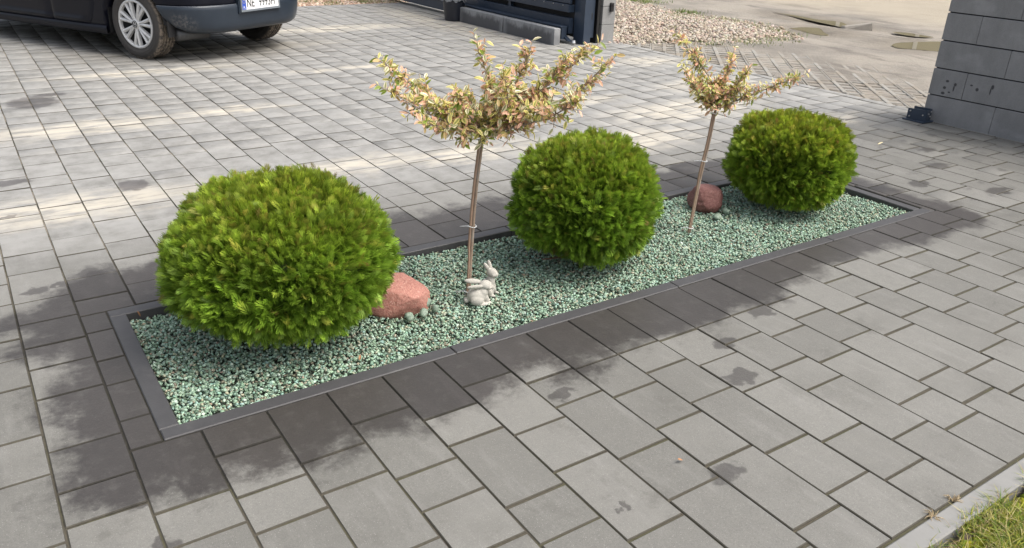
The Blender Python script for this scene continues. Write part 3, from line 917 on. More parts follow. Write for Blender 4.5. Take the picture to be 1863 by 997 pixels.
def standard_tree(base, trunk, branches, label, seed, n_tw, leafL, singles, name="variegated_tree"):
    g = np.random.default_rng(seed); random.seed(seed)
    rz = math.atan2(-0.568, 0.823)
    root = empty(name, (base[0], base[1], -0.02), rz)
    tag(root, label, "small tree", "variegated standard trees in the bed")
    T3 = catmull([Vector((a, 0, z + .02 if i else -0.02)) for i, (a, z) in enumerate(trunk)], 5)
    mb = MB(); mb.tube(T3, [0.0070 - .0022 * i / len(T3) for i in range(len(T3))], 10)
    obj("trunk", mb.mesh("trunk"), STEM, root, smooth=True)
    # cane tied to the stem
    S3 = [p + Vector((-0.0105 if i > 4 else -0.007, -0.005, 0)) for i, p in enumerate(T3)]
    mb = MB(); mb.tube(S3[:-1], [0.0050] * (len(S3) - 1), 8)
    obj("stake", mb.mesh("stake"), STAKE, root, smooth=True)
    for f in (0.10, 0.50, 0.95):
        i = min(int(f * (len(T3) - 1)), len(T3) - 2); c = (T3[i] + S3[i]) * .5
        mb = MB()
        ring = [c + Vector((0.0175 * math.cos(a), 0.012 * math.sin(a), 0.002 * math.sin(2 * a))) for a in np.linspace(0, 2 * math.pi, 13)]
        mb.tube(ring, 0.0016, 5)
        mb.tube([c + Vector((-.017, 0, 0)), c + Vector((-.034, -.006, .001)), c + Vector((-.045, -.004, -.001))], [.0012, .001, .0006], 5)
        obj("tie", mb.mesh("tie"), TIE, root)
    mb = MB(); tw = []
    for pts, dep, r0, dens, spread in branches:
        n = len(pts)
        B = catmull([Vector((a, dep * (i / (n - 1)) ** 1.1, z + .02)) for i, (a, z) in enumerate(pts)], 6)
        mb.tube(B, [r0 * (1 - .75 * i / len(B)) for i in range(len(B))], 6)
        ln = sum((B[i + 1] - B[i]).length for i in range(len(B) - 1))
        cnt = int(n_tw * dens * ln)
        for k in range(cnt):
            t = g.uniform(.10, 1.0) ** .9; u = t * (len(B) - 1); i = min(int(u), len(B) - 2)
            p = B[i].lerp(B[i + 1], u - i); dirb = (B[i + 1] - B[i]).normalized()
            dv = (dirb * .42 + Vector(g.normal(0, .65, 3)) + Vector((0, 0, .22))).normalized()
            tl = g.uniform(.35, 1.1) * spread * (1 - .62 * t)
            tw.append((p, dv, max(tl, .018)))
        tw.append((B[-1], (B[-1] - B[-3]).normalized(), .05))
    geos = []
    for p, dv, tl in tw:
        q = p + dv * tl
        mid = p + dv * tl * .5 + Vector((0, 0, -.004))
        mb.tube([p, mid, q], [.0018, .0014, .0009], 4)
        nl = max(4, int(tl / 0.0080))
        for k in range(nl):
            s = (k + .7) / nl
            c = p.lerp(q, s) if s > .3 else p.lerp(mid, s * 2)
            x = dv.orthogonal().normalized(); y = dv.cross(x); a = k * 2.4 + g.uniform(-.5, .5)
            ld = (x * math.cos(a) + y * math.sin(a) + dv * g.uniform(.25, 1.0) + Vector((0, 0, g.uniform(-.55, .35)))).normalized()
            geos.append((c, ld, leafL * g.uniform(.55, 1.15)))
    obj("branches", mb.mesh("branches", False), STEM, root, smooth=True)
    # leaves
    protos = []
    tones = [0, 0, 0, 1, 1, 1, 2, 2, 2, 2, 3, 4, 4, 0]
    for tn in tones:
        protos.append(leaf_geo(1.0, g.uniform(.34, .48), g.uniform(.2, .6), g.uniform(-.3, .12), g, tn))
    pm = []
    for V, F, C in protos:
        me = np_mesh("leaf", V, F, C); me.materials.append(LEAF); pm.append(me)
    def frame(ld):
        z = Vector((.35, -.40, .80)) + Vector(g.normal(0, .38, 3)); y = z.cross(ld).normalized(); z = ld.cross(y)
        return Matrix((ld, y, z)).transposed()
    order = sorted(range(len(geos)), key=lambda k: geos[k][0].y - .6 * abs(geos[k][0].x - .08) + g.normal(0, .05))
    single = set(order[:singles])
    VV = []; FF = []; CC = []; o_ = 0
    for k, (c, ld, L) in enumerate(geos):
        R = frame(ld); pi = int(g.integers(len(protos)))
        if k in single:
            o = bpy.data.objects.new("leaf", pm[pi])
            o.matrix_local = Matrix.Translation(c) @ (R.to_4x4() @ Matrix.Diagonal((L, L, L, 1)))
            link(o, root)
        else:
            V, F, C = protos[pi]
            W = (V * L) @ np.array(R.transposed()) + np.array(c)
            VV.append(W); FF.append(F + o_); CC.append(C * g.uniform(.85, 1.12)); o_ += len(V)
    o = obj("leaves", np_mesh("leaves", np.concatenate(VV), np.concatenate(FF), np.concatenate(CC)), LEAF, root, smooth=True)
    o['kind'] = 'stuff'

T1 = [(0, 0), (0.009, .178), (.023, .402), (.048, .638)]
standard_tree((1.486, 2.453), T1, [
    ([(.048, .638), (-.033, .682), (-.131, .734), (-.219, .790), (-.305, .850)], .05, .0055, 1.15, .105),
    ([(.040, .630), (-.080, .668), (-.165, .718), (-.280, .790)], -.09, .005, 1.1, .10),
    ([(.046, .632), (-.030, .655), (-.11, .685), (-.19, .745)], .12, .005, 1.0, .10),
    ([(.051, .645), (.075, .735), (.058, .820), (.018, .930)], .05, .005, .95, .090),
    ([(.055, .645), (.125, .755), (.170, .845), (.196, .922)], -.03, .005, .95, .105),
    ([(.055, .645), (.183, .735), (.315, .832), (.425, .925)], .10, .0055, 1.0, .105),
    ([(.067, .648), (.204, .712), (.350, .790), (.462, .905)], -.09, .0055, 1.05, .100),
    ([(.057, .640), (.166, .672), (.290, .735), (.36, .80)], -.20, .005, 1.1, .095),
    ([(.055, .645), (.15, .72), (.26, .80), (.33, .90)], .02, .004, 1.0, .090),
    ([(.055, .639), (.130, .740), (.120, .865)], -.14, .0045, 1.1, .100),
    ([(.047, .640), (-.005, .715), (-.035, .80)], -.16, .0045, 1.0, .095),
    ([(.050, .630), (.035, .650), (-.06, .665), (-.13, .70)], -.17, .004, 1.2, .085),
    ([(.050, .635), (.110, .660), (.20, .69)], .15, .004, 1.1, .095),
    ([(.050, .640), (.10, .71), (.22, .78)], .02, .004, 1.5, .110),
    ([(.045, .640), (.03, .70), (-.02, .745)], .06, .004, 1.6, .105),
    ([(.050, .640), (.085, .72), (.10, .80)], .04, .004, 1.5, .105),
    ([(.060, .640), (.17, .70), (.27, .76)], .06, .004, 1.5, .105),
    ([(.045, .640), (-.04, .69), (-.11, .73)], -.04, .004, 1.5, .100),
    ([(.055, .640), (.14, .70), (.24, .735)], -.08, .004, 1.4, .105)],
    "taller variegated cream and pink standard tree, left of the middle bush and above the rabbits", 21, 128, 0.031, 300)
T2 = [(0, 0), (.019, .263), (.036, .422), (.046, .582)]
standard_tree((2.750, 2.496), T2, [
    ([(.046, .582), (.016, .690), (-.051, .780), (-.140, .872)], .05, .005, 1.0, .070),
    ([(.038, .587), (-.05, .655), (-.128, .755)], -.06, .0045, 1.0, .080),
    ([(.050, .587), (.143, .628), (.245, .680), (.370, .742)], -.04, .005, 1.15, .075),
    ([(.050, .592), (.072, .690), (.097, .80)], .05, .004, .8, .07),
    ([(.050, .587), (.099, .670), (.138, .748)], -.05, .004, .9, .07),
    ([(.043, .587), (-.007, .640), (-.05, .690)], .08, .004, 1.5, .085),
    ([(.045, .587), (.02, .640), (-.01, .680)], -.07, .004, 1.5, .075),
    ([(.048, .587), (.08, .640), (.12, .675)], -.03, .004, 1.7, .080),
    ([(.046, .590), (.045, .650), (.05, .70)], .02, .004, 1.6, .080)],
    "smaller variegated standard tree with a leaning stem, left of the farthest bush", 22, 180, 0.029, 0)

# ------------------------------------------------------------------ stone rabbits
def blob_mesh(name, parts, voxel=0.0022):
    """parts: (centre, radii, rotation euler) -> one continuous skin"""
    bm = bmesh.new()
    for c, r, e in parts:
        mat = Matrix.Translation(c) @ Matrix.Rotation(e[2], 4, 'Z') @ Matrix.Rotation(e[1], 4, 'Y') @ Matrix.Rotation(e[0], 4, 'X') @ Matrix.Diagonal((r[0], r[1], r[2], 1))
        bmesh.ops.create_uvsphere(bm, u_segments=24, v_segments=14, radius=1.0, matrix=mat)
    me = bpy.data.meshes.new(name + "_raw"); bm.to_mesh(me); bm.free()
    o = bpy.data.objects.new(name + "_raw", me); COL.objects.link(o)
    md = o.modifiers.new("r", 'REMESH'); md.mode = 'VOXEL'; md.voxel_size = voxel
    ms = o.modifiers.new("s", 'SMOOTH'); ms.factor = .5; ms.iterations = 4
    dg = bpy.context.evaluated_depsgraph_get()
    out = bpy.data.meshes.new_from_object(o.evaluated_get(dg)); out.name = name
    bpy.data.objects.remove(o); bpy.data.meshes.remove(me)
    return out

def build_rabbits():
    m, nt, b = new_mat("cast_stone")
    p = opos(nt)
    c = mix(nt, noise(nt, p, 35, 5, .65), (0.34, 0.32, 0.28), (0.54, 0.52, 0.465))
    c = mix(nt, sstep(nt, noise(nt, p, 18, 5, .6), .58, .80), c, (0.45, 0.40, 0.34))
    nt.links.new(c, b.inputs['Base Color']); setin(nt, b, Roughness=0.85)
    nt.links.new(bump(nt, noise(nt, p, 300, 3), .35, .001), b.inputs['Normal'])
    # local x = the way the rabbit looks; z up
    front = blob_mesh("rabbit_figurine", [
        ((-.004, 0, .034), (.037, .026, .034), (0, -.15, 0)),        # trunk
        ((.014, 0, .048), (.021, .021, .028), (0, .35, 0)),          # chest
        ((-.008, -.021, .023), (.024, .010, .021), (0, .2, 0)),      # haunch, near
        ((-.008, .021, .023), (.024, .010, .021), (0, .2, 0)),       # haunch, far
        ((.014, -.020, .006), (.020, .008, .006), (0, 0, .1)),       # hind foot
        ((.014, .020, .006), (.020, .008, .006), (0, 0, -.1)),
        ((.030, -.009, .020), (.008, .007, .021), (0, -.12, 0)),     # fore legs
        ((.030, .009, .020), (.008, .007, .021), (0, -.12, 0)),
        ((.036, -.009, .005), (.011, .007, .005), (0, 0, 0)),
        ((.036, .009, .005), (.011, .007, .005), (0, 0, 0)),
        ((.026, 0, .077), (.024, .018, .019), (0, .15, 0)),          # head
        ((.043, 0, .070), (.010, .012, .011), (0, .2, 0)),           # muzzle
        ((.036, -.011, .071), (.009, .007, .009), (0, 0, 0)),        # cheeks
        ((.036, .011, .071), (.009, .007, .009), (0, 0, 0)),
        ((-.013, -.013, .079), (.031, .0065, .0105), (.35, .02, .10)),  # ears laid back
        ((-.017, .010, .090), (.031, .0065, .0105), (-.35, .10, -.08)),
        ((-.041, 0, .015), (.011, .011, .011), (0, 0, 0)),           # tail
    ])
    back = blob_mesh("rabbit_figurine", [
        ((-.006, 0, .034), (.029, .024, .034), (0, -.1, 0)),
        ((.006, 0, .056), (.019, .019, .034), (0, .1, 0)),
        ((.002, -.020, .020), (.022, .009, .019), (0, .2, 0)),
        ((.002, .020, .020), (.022, .009, .019), (0, .2, 0)),
        ((.020, -.018, .006), (.018, .008, .006), (0, 0, .1)),
        ((.020, .018, .006), (.018, .008, .006), (0, 0, -.1)),
        ((.021, -.009, .030), (.007, .006, .022), (0, -.1, 0)),
        ((.021, .009, .030), (.007, .006, .022), (0, -.1, 0)),
        ((.012, 0, .098), (.022, .018, .019), (0, .1, 0)),
        ((.029, 0, .092), (.010, .012, .011), (0, .2, 0)),
        ((.022, -.010, .092), (.009, .008, .009), (0, 0, 0)),
        ((.022, .010, .092), (.009, .008, .009), (0, 0, 0)),
        ((-.006, -.011, .122), (.009, .007, .021), (.15, -.55, 0)),
        ((-.003, .011, .123), (.009, .007, .021), (-.15, -.40, 0)),
        ((-.034, 0, .014), (.010, .010, .010), (0, 0, 0)),
    ])
    o = obj("rabbit_figurine", front, m, smooth=True)
    o.location = (1.477, 2.368, -0.024); o.rotation_euler = (0, 0, math.radians(-22)); o.scale = (1.10, 1.30, .98)
    tag(o, "small stone rabbit in front with ears laid back, crouching on the gravel", "rabbit statue", "stone rabbits by the stem of the taller tree")
    o = obj("rabbit_figurine", back, m, smooth=True)
    o.location = (1.553, 2.412, -0.024); o.rotation_euler = (0, 0, math.radians(-55))
    tag(o, "small stone rabbit sitting upright behind the other, ears raised", "rabbit statue", "stone rabbits by the stem of the taller tree")
build_rabbits()

# ------------------------------------------------------------------ right front: kerb and lawn
def build_lawn():
    km = simple_mat("kerb_concrete", (0.215, 0.213, 0.203), 0.8, var=0.12, nscale=18, bstr=0.3, dirt=(0.165, 0.158, 0.14), dscale=7)
    mb = MB(); mb.box((-2.0, 0.655, -.2), (6.4, KERB_Y - 0.006, 0.004), .004)
    k = obj("kerb", mb.mesh("kerb"), km)
    tag(k, "pale concrete kerb strip between the paving and the lawn corner", "kerb", kind='structure')
    gx = np.arange(-2.0, 6.4, .04); gy = np.arange(-1.2, .655, .04)
    X, Y = np.meshgrid(gx, gy)
    Z = -0.012 + .010 * vnoise(X, Y, 4.0, 2) + .010 * vnoise(X, Y, 13, 7)
    Z = np.where(Y > .61, np.minimum(Z, -0.004), Z)
    V = np.stack([X, Y, Z], -1).reshape(-1, 3); ny, nx = X.shape; i = np.arange(ny * nx).reshape(ny, nx)
    F = np.stack([i[:-1, :-1], i[:-1, 1:], i[1:, 1:], i[1:, :-1]], -1).reshape(-1, 4)
    m, nt, b = new_mat("lawn_soil")
    p = wpos(nt)
    c = mix(nt, noise(nt, p, 40, 5, .7), (0.06, 0.045, 0.035), (0.17, 0.13, 0.10))
    c = mix(nt, sstep(nt, noise(nt, p, 7, 4), .44, .58), c, (0.15, 0.17, 0.02))
    nt.links.new(c, b.inputs['Base Color']); setin(nt, b, Roughness=.95)
    nt.links.new(bump(nt, noise(nt, p, 90, 4), .9, .006), b.inputs['Normal'])
    tag(obj("lawn_soil", np_mesh("lawn_soil", V, F), m, smooth=True), "mossy soil of the lawn in the lower right corner", "soil", kind='structure')
    # grass blades: the corner in view is thick, the rest of the strip thinner
    g = np.random.default_rng(5)
    n = 26000
    x = np.concatenate([g.uniform(1.55, 3.2, 22000), g.uniform(-1, 6.2, 4000)])
    y = .676 - np.abs(g.normal(0, .22, n)) - .012
    keep = (np.array([mnoise.noise(Vector((a * 5, c_ * 5, 0))) for a, c_ in zip(x, y)]) > -.28 - .2 * (y < .5))
    bare = (x < 1.86) & (y > .56) & (g.random(n) < .75)
    x, y = x[keep & ~bare], y[keep & ~bare]; n = len(x)
    z = -0.014
    h = g.uniform(.012, .042, n); a = g.uniform(0, 2 * np.pi, n); lean = g.uniform(.3, 1.7, n); w = g.uniform(.0008, .0019, n)
    dx, dy = np.cos(a), np.sin(a)
    ts = np.array([0, .4, .75, 1.0])
    V = []
    for t in ts:
        for s in (-1, 1):
            ww = w * (1 - t ** 2 * .9) * s
            V.append(np.stack([x + dx * h * lean * t * t - dy * ww, y + dy * h * lean * t * t + dx * ww, z + h * t * (1 - .22 * t * lean)], -1))
    V = np.stack(V, 1).reshape(-1, 3)
    F = (np.array([[0, 1, 3, 2], [2, 3, 5, 4], [4, 5, 7, 6]])[None] + (np.arange(n) * 8)[:, None, None]).reshape(-1, 4)
    pal = np.array([(.17, .22, .025), (.29, .28, .04), (.09, .17, .02), (.42, .36, .16), (.28, .21, .11)])
    C = pal[g.choice(5, n, p=[.36, .24, .16, .16, .08])] * g.uniform(.7, 1.3, (n, 1))
    gm = attr_mat("grass_blades", .6, 0, 60, .1, .3, transl=.2)
    tag(obj("grass", np_mesh("grass", V, F, np.repeat(C, 8, axis=0)), gm), "patchy yellow green lawn grass and moss in the lower right corner", "grass", kind='stuff')
    # moss cushions
    xy = np.stack([g.uniform(1.75, 3.0, 900), .63 - np.abs(g.normal(0, .06, 900))], 1)
    V, F, C = scatter_stones(900, xy, lambda x, y: np.full(len(x), -.016), .012, .034, [(.20, .21, .02), (.14, .17, .02)], [1, 1], .5)
    mm = attr_mat("moss", .95, 1.0, 600, .5, .1)
    tag(obj("moss", np_mesh("moss", V, F, C), mm, smooth=True), "yellow green moss cushions along the lawn side of the kerb", "moss", kind='stuff')
    # two dead weeds in the joint by the kerb
    dm = simple_mat("dead_weed", (.36, .28, .17), .9, var=.4, nscale=80, bstr=0)
    for k, (px_, py_, lab) in enumerate(((1.935, .722, "dry tan weed tuft in the joint by the kerb, the farther one"), (1.825, .712, "dry tan weed tuft in the joint by the kerb, the nearer one"))):
        mb = MB()
        for q in range(34):
            a = g.uniform(0, 6.28); l = g.uniform(.010, .028); u = g.uniform(.2, .9)
            mb.tube([(0, 0, 0), (l * .5 * math.cos(a), l * .5 * math.sin(a), l * u * .8), (l * math.cos(a + .3), l * math.sin(a + .3), l * u * .6)], [.0013, .0011, .0004], 4)
        o = obj("weed_tuft", mb.mesh("weed_tuft", False), dm); o.location = (px_, py_, -.003)
        tag(o, lab, "weed", "dead weeds along the kerb joint")
build_lawn()

# ------------------------------------------------------------------ open grid stones, gravel heap, verge
def build_beyond():
    # 45 degree lattice slabs filled with sand
    cm = simple_mat("grid_concrete", (0.265, 0.255, 0.23), .85, var=.18, nscale=14, bstr=.4, dirt=(.235, .205, .165), dscale=2.5, dlo=.40, dhi=.58)
    bx, by, _z = PAVE_X1, 3.0, 0
    root = empty("grid_paving", (PAVE_X1, 5.3, 0))
    tag(root, "sandy concrete grid paving between the driveway and the dirt road", "grid paving", kind='structure')
    c45 = math.radians(47); ex = Vector((math.cos(c45), math.sin(c45), 0)); ey = Vector((-math.sin(c45), math.cos(c45), 0))
    P = .14; bw = .021; nx_, ny_ = 4, 3
    def lattice():
        mb = MB(); L, W = nx_ * P, ny_ * P
        for j in range(ny_ + 1):
            y = j * P; lo = .002 if j == 0 else -bw; hi = -.002 if j == ny_ else bw
            if j == 0: hi = bw
            if j == ny_: lo = -bw
            mb.box((.002, y + lo, -.10), (L - .002, y + hi, 0), .004)
        for i in range(nx_ + 1):
            x = i * P; lo = .003 if i == 0 else -bw; hi = -.003 if i == nx_ else bw
            for j in range(ny_):
                mb.box((x + lo, j * P + bw + (.0), -.10), (x + hi, (j + 1) * P - bw, -.003), .004)
        return mb
    base_me = lattice().mesh("grid_slab", False); base_me.materials.append(cm)
    org = Vector((6.9, 5.2, 0))
    g = np.random.default_rng(9)
    for a in range(-9, 10):
        for b_ in range(-10, 10):
            p = org + ex * (a * nx_ * P) + ey * (b_ * ny_ * P + (a % 2) * P)
            cs = [p + ex * (u * nx_ * P) + ey * (v * ny_ * P) for u in (0, 1) for v in (0, 1)]
            c = sum(cs, Vector()) / 4
            if not (PAVE_X1 - .2 < c.x < 8.1 and 3.25 < c.y < 7.2): continue
            if c.x - PAVE_X1 > 1.95 - .25 * abs(c.y - 5): continue
            if c.x + c.y > 13.9 : continue
            if c.x < 6.3 and c.y < 3.5: continue
            T = Matrix.Translation(p) @ Matrix.Rotation(c45, 4, 'Z')
            z = g.uniform(-.010, -.004)
            o = bpy.data.objects.new("grid_slab", base_me)
            if min(q.x for q in cs) < PAVE_X1 + .006 or max(q.y for q in cs) > 7.3:
                bm = bmesh.new(); bm.from_mesh(base_me); bm.transform(T)
                bmesh.ops.bisect_plane(bm, geom=bm.verts[:] + bm.edges[:] + bm.faces[:], plane_co=(PAVE_X1 + .006, 0, 0), plane_no=(-1, 0, 0), clear_outer=True)
                bm.transform(T.inverted())
                if len(bm.faces) < 6: bm.free(); continue
                me = bpy.data.meshes.new("grid_slab"); bm.to_mesh(me); bm.free(); me.materials.append(cm); o.data = me
            link(o, root)
            o.matrix_local = Matrix.Translation((p.x - PAVE_X1, p.y - 5.3, z)) @ Matrix.Rotation(c45, 4, 'Z')
    # cream gravel heap beside the pillar
    poly = [(6.23, 7.10), (6.1, 9.2), (6.0, 11.0), (9.3, 11.2), (9.35, 10.3), (8.95, 8.9), (9.25, 8.25), (9.17, 7.35), (8.6, 6.55), (7.7, 6.5), (7.2, 6.75), (6.7, 7.0)]
    xy = np.stack([g.uniform(6.0, 9.6, 26000), g.uniform(6.3, 11.3, 26000)], 1)
    s = poly_sd(poly, xy[:, 0], xy[:, 1])
    pr = np.clip(.5 - s / .35, 0, 1)
    xy = xy[g.random(len(xy)) < pr]
    n = len(xy)
    def zf(x, y):
        s_ = -poly_sd(poly, x, y)
        return -.012 + np.clip(s_, 0, 1.0) * .05 + g.uniform(-.01, .012, len(x))
    cols = [(.37, .315, .25), (.45, .40, .33), (.29, .235, .18), (.19, .16, .13), (.40, .30, .245)]
    V, F, C = scatter_stones(n, xy, zf, .025, .062, cols, [34, 26, 18, 10, 12], .6)
    gm = attr_mat("cream_gravel", .8, .3, 60, .2)
    tag(obj("cream_gravel", np_mesh("cream_gravel", V, F, C), gm), "heap of cream and pinkish gravel behind the grey pillar beside the road", "gravel", kind='stuff')
    # mound below the stones
    gx = np.arange(5.9, 9.7, .1); gy = np.arange(6.2, 11.6, .1); X, Y = np.meshgrid(gx, gy)
    Z = -.035 + np.clip(-poly_sd(poly, X, Y), -.3, 1.0) * .05
    Vm = np.stack([X, Y, Z], -1).reshape(-1, 3); ny, nx = X.shape; i = np.arange(ny * nx).reshape(ny, nx)
    Fm = np.stack([i[:-1, :-1], i[:-1, 1:], i[1:, 1:], i[1:, :-1]], -1).reshape(-1, 4)
    ok = ~((X < PAVE_X1 + .03) & (Y < 7.2)).reshape(-1); Fm = Fm[ok[Fm].all(1)]
    tag(obj("gravel_mound", np_mesh("gravel_mound", Vm, Fm), simple_mat("mound_sand", (.40, .34, .26), .95, var=.3, nscale=20, bstr=.5), smooth=True),
        "sandy mound under the cream gravel heap", "mound", kind='structure')
    # grass tufts along the gravel
    tg = []
    for (cx, cy, r, c_) in ((6.95, 6.92, .20, 60), (7.3, 6.62, .25, 120), (7.75, 6.45, .3, 260), (8.3, 6.5, .25, 200), (8.75, 8.6, .3, 200), (9.2, 9.0, .25, 300), (9.0, 8.1, .3, 200),
                            (9.0, 7.6, .4, 160), (9.5, 10.5, .5, 900), (9.3, 10.9, .4, 500), (8.2, 8.2, .6, 100), (8.8, 6.9, .3, 160)):
        tg.append(np.stack([g.normal(cx, r * .5, c_), g.normal(cy, r * .5, c_)], 1))
    # verge behind the drive, top left
    vg = np.stack([g.uniform(2.0, 6.1, 5200), PAVE_Y1 + .02 + np.abs(g.normal(0, .55, 5200))], 1)
    clump = np.array([mnoise.noise(Vector((a * 3.0, b_ * 3.0, 1.0))) for a, b_ in vg]) > -.02
    tg.append(vg[clump])
    xy = np.concatenate(tg); n = len(xy)
    h = g.uniform(.02, .065, n); a = g.uniform(0, 6.283, n); lean = g.uniform(.3, 1.3, n); w = g.uniform(.002, .005, n)
    dx, dy = np.cos(a), np.sin(a); V = []
    zb = np.where(xy[:, 1] < 11.3, -.02 + np.clip(-poly_sd(poly, xy[:, 0], xy[:, 1]), 0, 1) * .05, -.02)
    for t in (0, .5, 1.0):
        for s_ in (-1, 1):
            ww = w * (1 - t ** 2 * .9) * s_
            V.append(np.stack([xy[:, 0] + dx * h * lean * t * t - dy * ww, xy[:, 1] + dy * h * lean * t * t + dx * ww, zb + h * t], -1))
    V = np.stack(V, 1).reshape(-1, 3)
    F = (np.array([[0, 1, 3, 2], [2, 3, 5, 4]])[None] + (np.arange(n) * 6)[:, None, None]).reshape(-1, 4)
    pal = np.array([(.10, .17, .03), (.17, .20, .05), (.30, .26, .12)])
    C = pal[g.choice(3, n, p=[.5, .3, .2])] * g.uniform(.7, 1.3, (n, 1))
    tag(obj("weeds", np_mesh("weeds", V, F, np.repeat(C, 6, axis=0)), bpy.data.materials["grass_blades"]), "green weeds and grass tufts round the gravel heap and behind the paving", "weeds", kind='stuff')
    # wood chip and pebbles on the verge
    n = 9000
    xy = np.stack([g.uniform(1.5, 6.1, n), PAVE_Y1 + .015 + np.abs(g.normal(0, .8, n))], 1)
    V, F, C = scatter_stones(n, xy, lambda x, y: np.full(len(x), -.012), .02, .055, [(.50, .36, .27), (.36, .22, .15), (.62, .52, .42), (.24, .17, .12)], [4, 3, 3, 2], .5)
    tag(obj("verge_chips", np_mesh("verge_chips", V, F, C), gm), "reddish bark chips and pebbles on the verge behind the driveway", "chips", kind='stuff')
    # lump of concrete on the road
    mb = MB(); mb.add([(-.17, -.09, -.03), (.20, -.10, -.03), (.19, .12, -.03), (-.22, .08, -.03), (-.15, -.06, .015), (.18, -.08, .085), (.17, .10, .075), (-.19, .05, .01)],
                      [[3, 2, 1, 0], [4, 5, 6, 7], [0, 1, 5, 4], [1, 2, 6, 5], [2, 3, 7, 6], [3, 0, 4, 7]])
    o = obj("concrete_lump", mb.mesh("concrete_lump"), simple_mat("broken_concrete", (.27, .245, .21), .9, var=.25, nscale=15, bstr=.5))
    o.location = (10.50, 6.97, -.03); o.rotation_euler = (0, 0, math.radians(-50))
    tag(o, "broken pale concrete lump lying on the dirt road between the puddles", "rubble")
build_beyond()

def far_fence():
    # the beige panel fence on the other side of the road: above the picture, but mirrored in the puddles
    root = empty("panel_fence", (20.5, 13.0, 0), math.radians(-54))
    tag(root, "beige panel fence with white posts across the road, mirrored in the puddles", "fence")
    pm = simple_mat("fence_panel_paint", (.33, .30, .20), .8, var=.15, nscale=3, bstr=0)
    wm = simple_mat("fence_post_white", (.62, .60, .55), .7, var=.1, bstr=0)
    pme = MB().box((-.95, -.03, .05), (.95, .03, 3.2)).mesh("fence_panel"); pme.materials.append(pm)
    wme = MB().box((-.05, -.06, -.1), (.05, .06, 3.35)).mesh("fence_post"); wme.materials.append(wm)
    for k in range(-8, 9):
        o = bpy.data.objects.new("fence_panel", pme); o.location = (k * 2.0, 0, 0); link(o, root)
        o = bpy.data.objects.new("fence_post", wme); o.location = (k * 2.0 + 1.0, 0, 0); link(o, root)
far_fence()

# ------------------------------------------------------------------ grey block wall, catch, pillar
def block_mat(name, col):
    m, nt, b = new_mat(name)
    p = wpos(nt)
    r1 = nd(nt, "ShaderNodeObjectInfo").outputs['Random']
    n = noise(nt, scaled(nt, p, (1, 1, .45)), 6, 6, .7); f = noise(nt, p, 150, 4, .75)
    lo = tuple(c * .66 for c in col); hi = tuple(c * 1.34 for c in col)
    c = mix(nt, n, lo, hi)
    c = mix(nt, M(nt, 'MULTIPLY', r1, .5), c, mix(nt, 1.0, c, (1.16, 1.15, 1.15), 'MULTIPLY'))
    c = mix(nt, f, mix(nt, 1.0, c, (.72, .72, .72), 'MULTIPLY'), mix(nt, 1.0, c, (1.28, 1.28, 1.28), 'MULTIPLY'))
    # pale lime bloom in soft patches
    c = mix(nt, M(nt, 'MULTIPLY', sstep(nt, noise(nt, scaled(nt, p, (3, 3, 5)), 1.5, 4), .52, .75), .35), c, tuple(min(1, q * 1.7) for q in col))
    nt.links.new(c, b.inputs['Base Color']); setin(nt, b, Roughness=.75)
    nt.links.new(bump(nt, M(nt, 'ADD', f, noise(nt, p, 40, 4)), .5, .003), b.inputs['Normal'])
    return m, nt, b, c, p

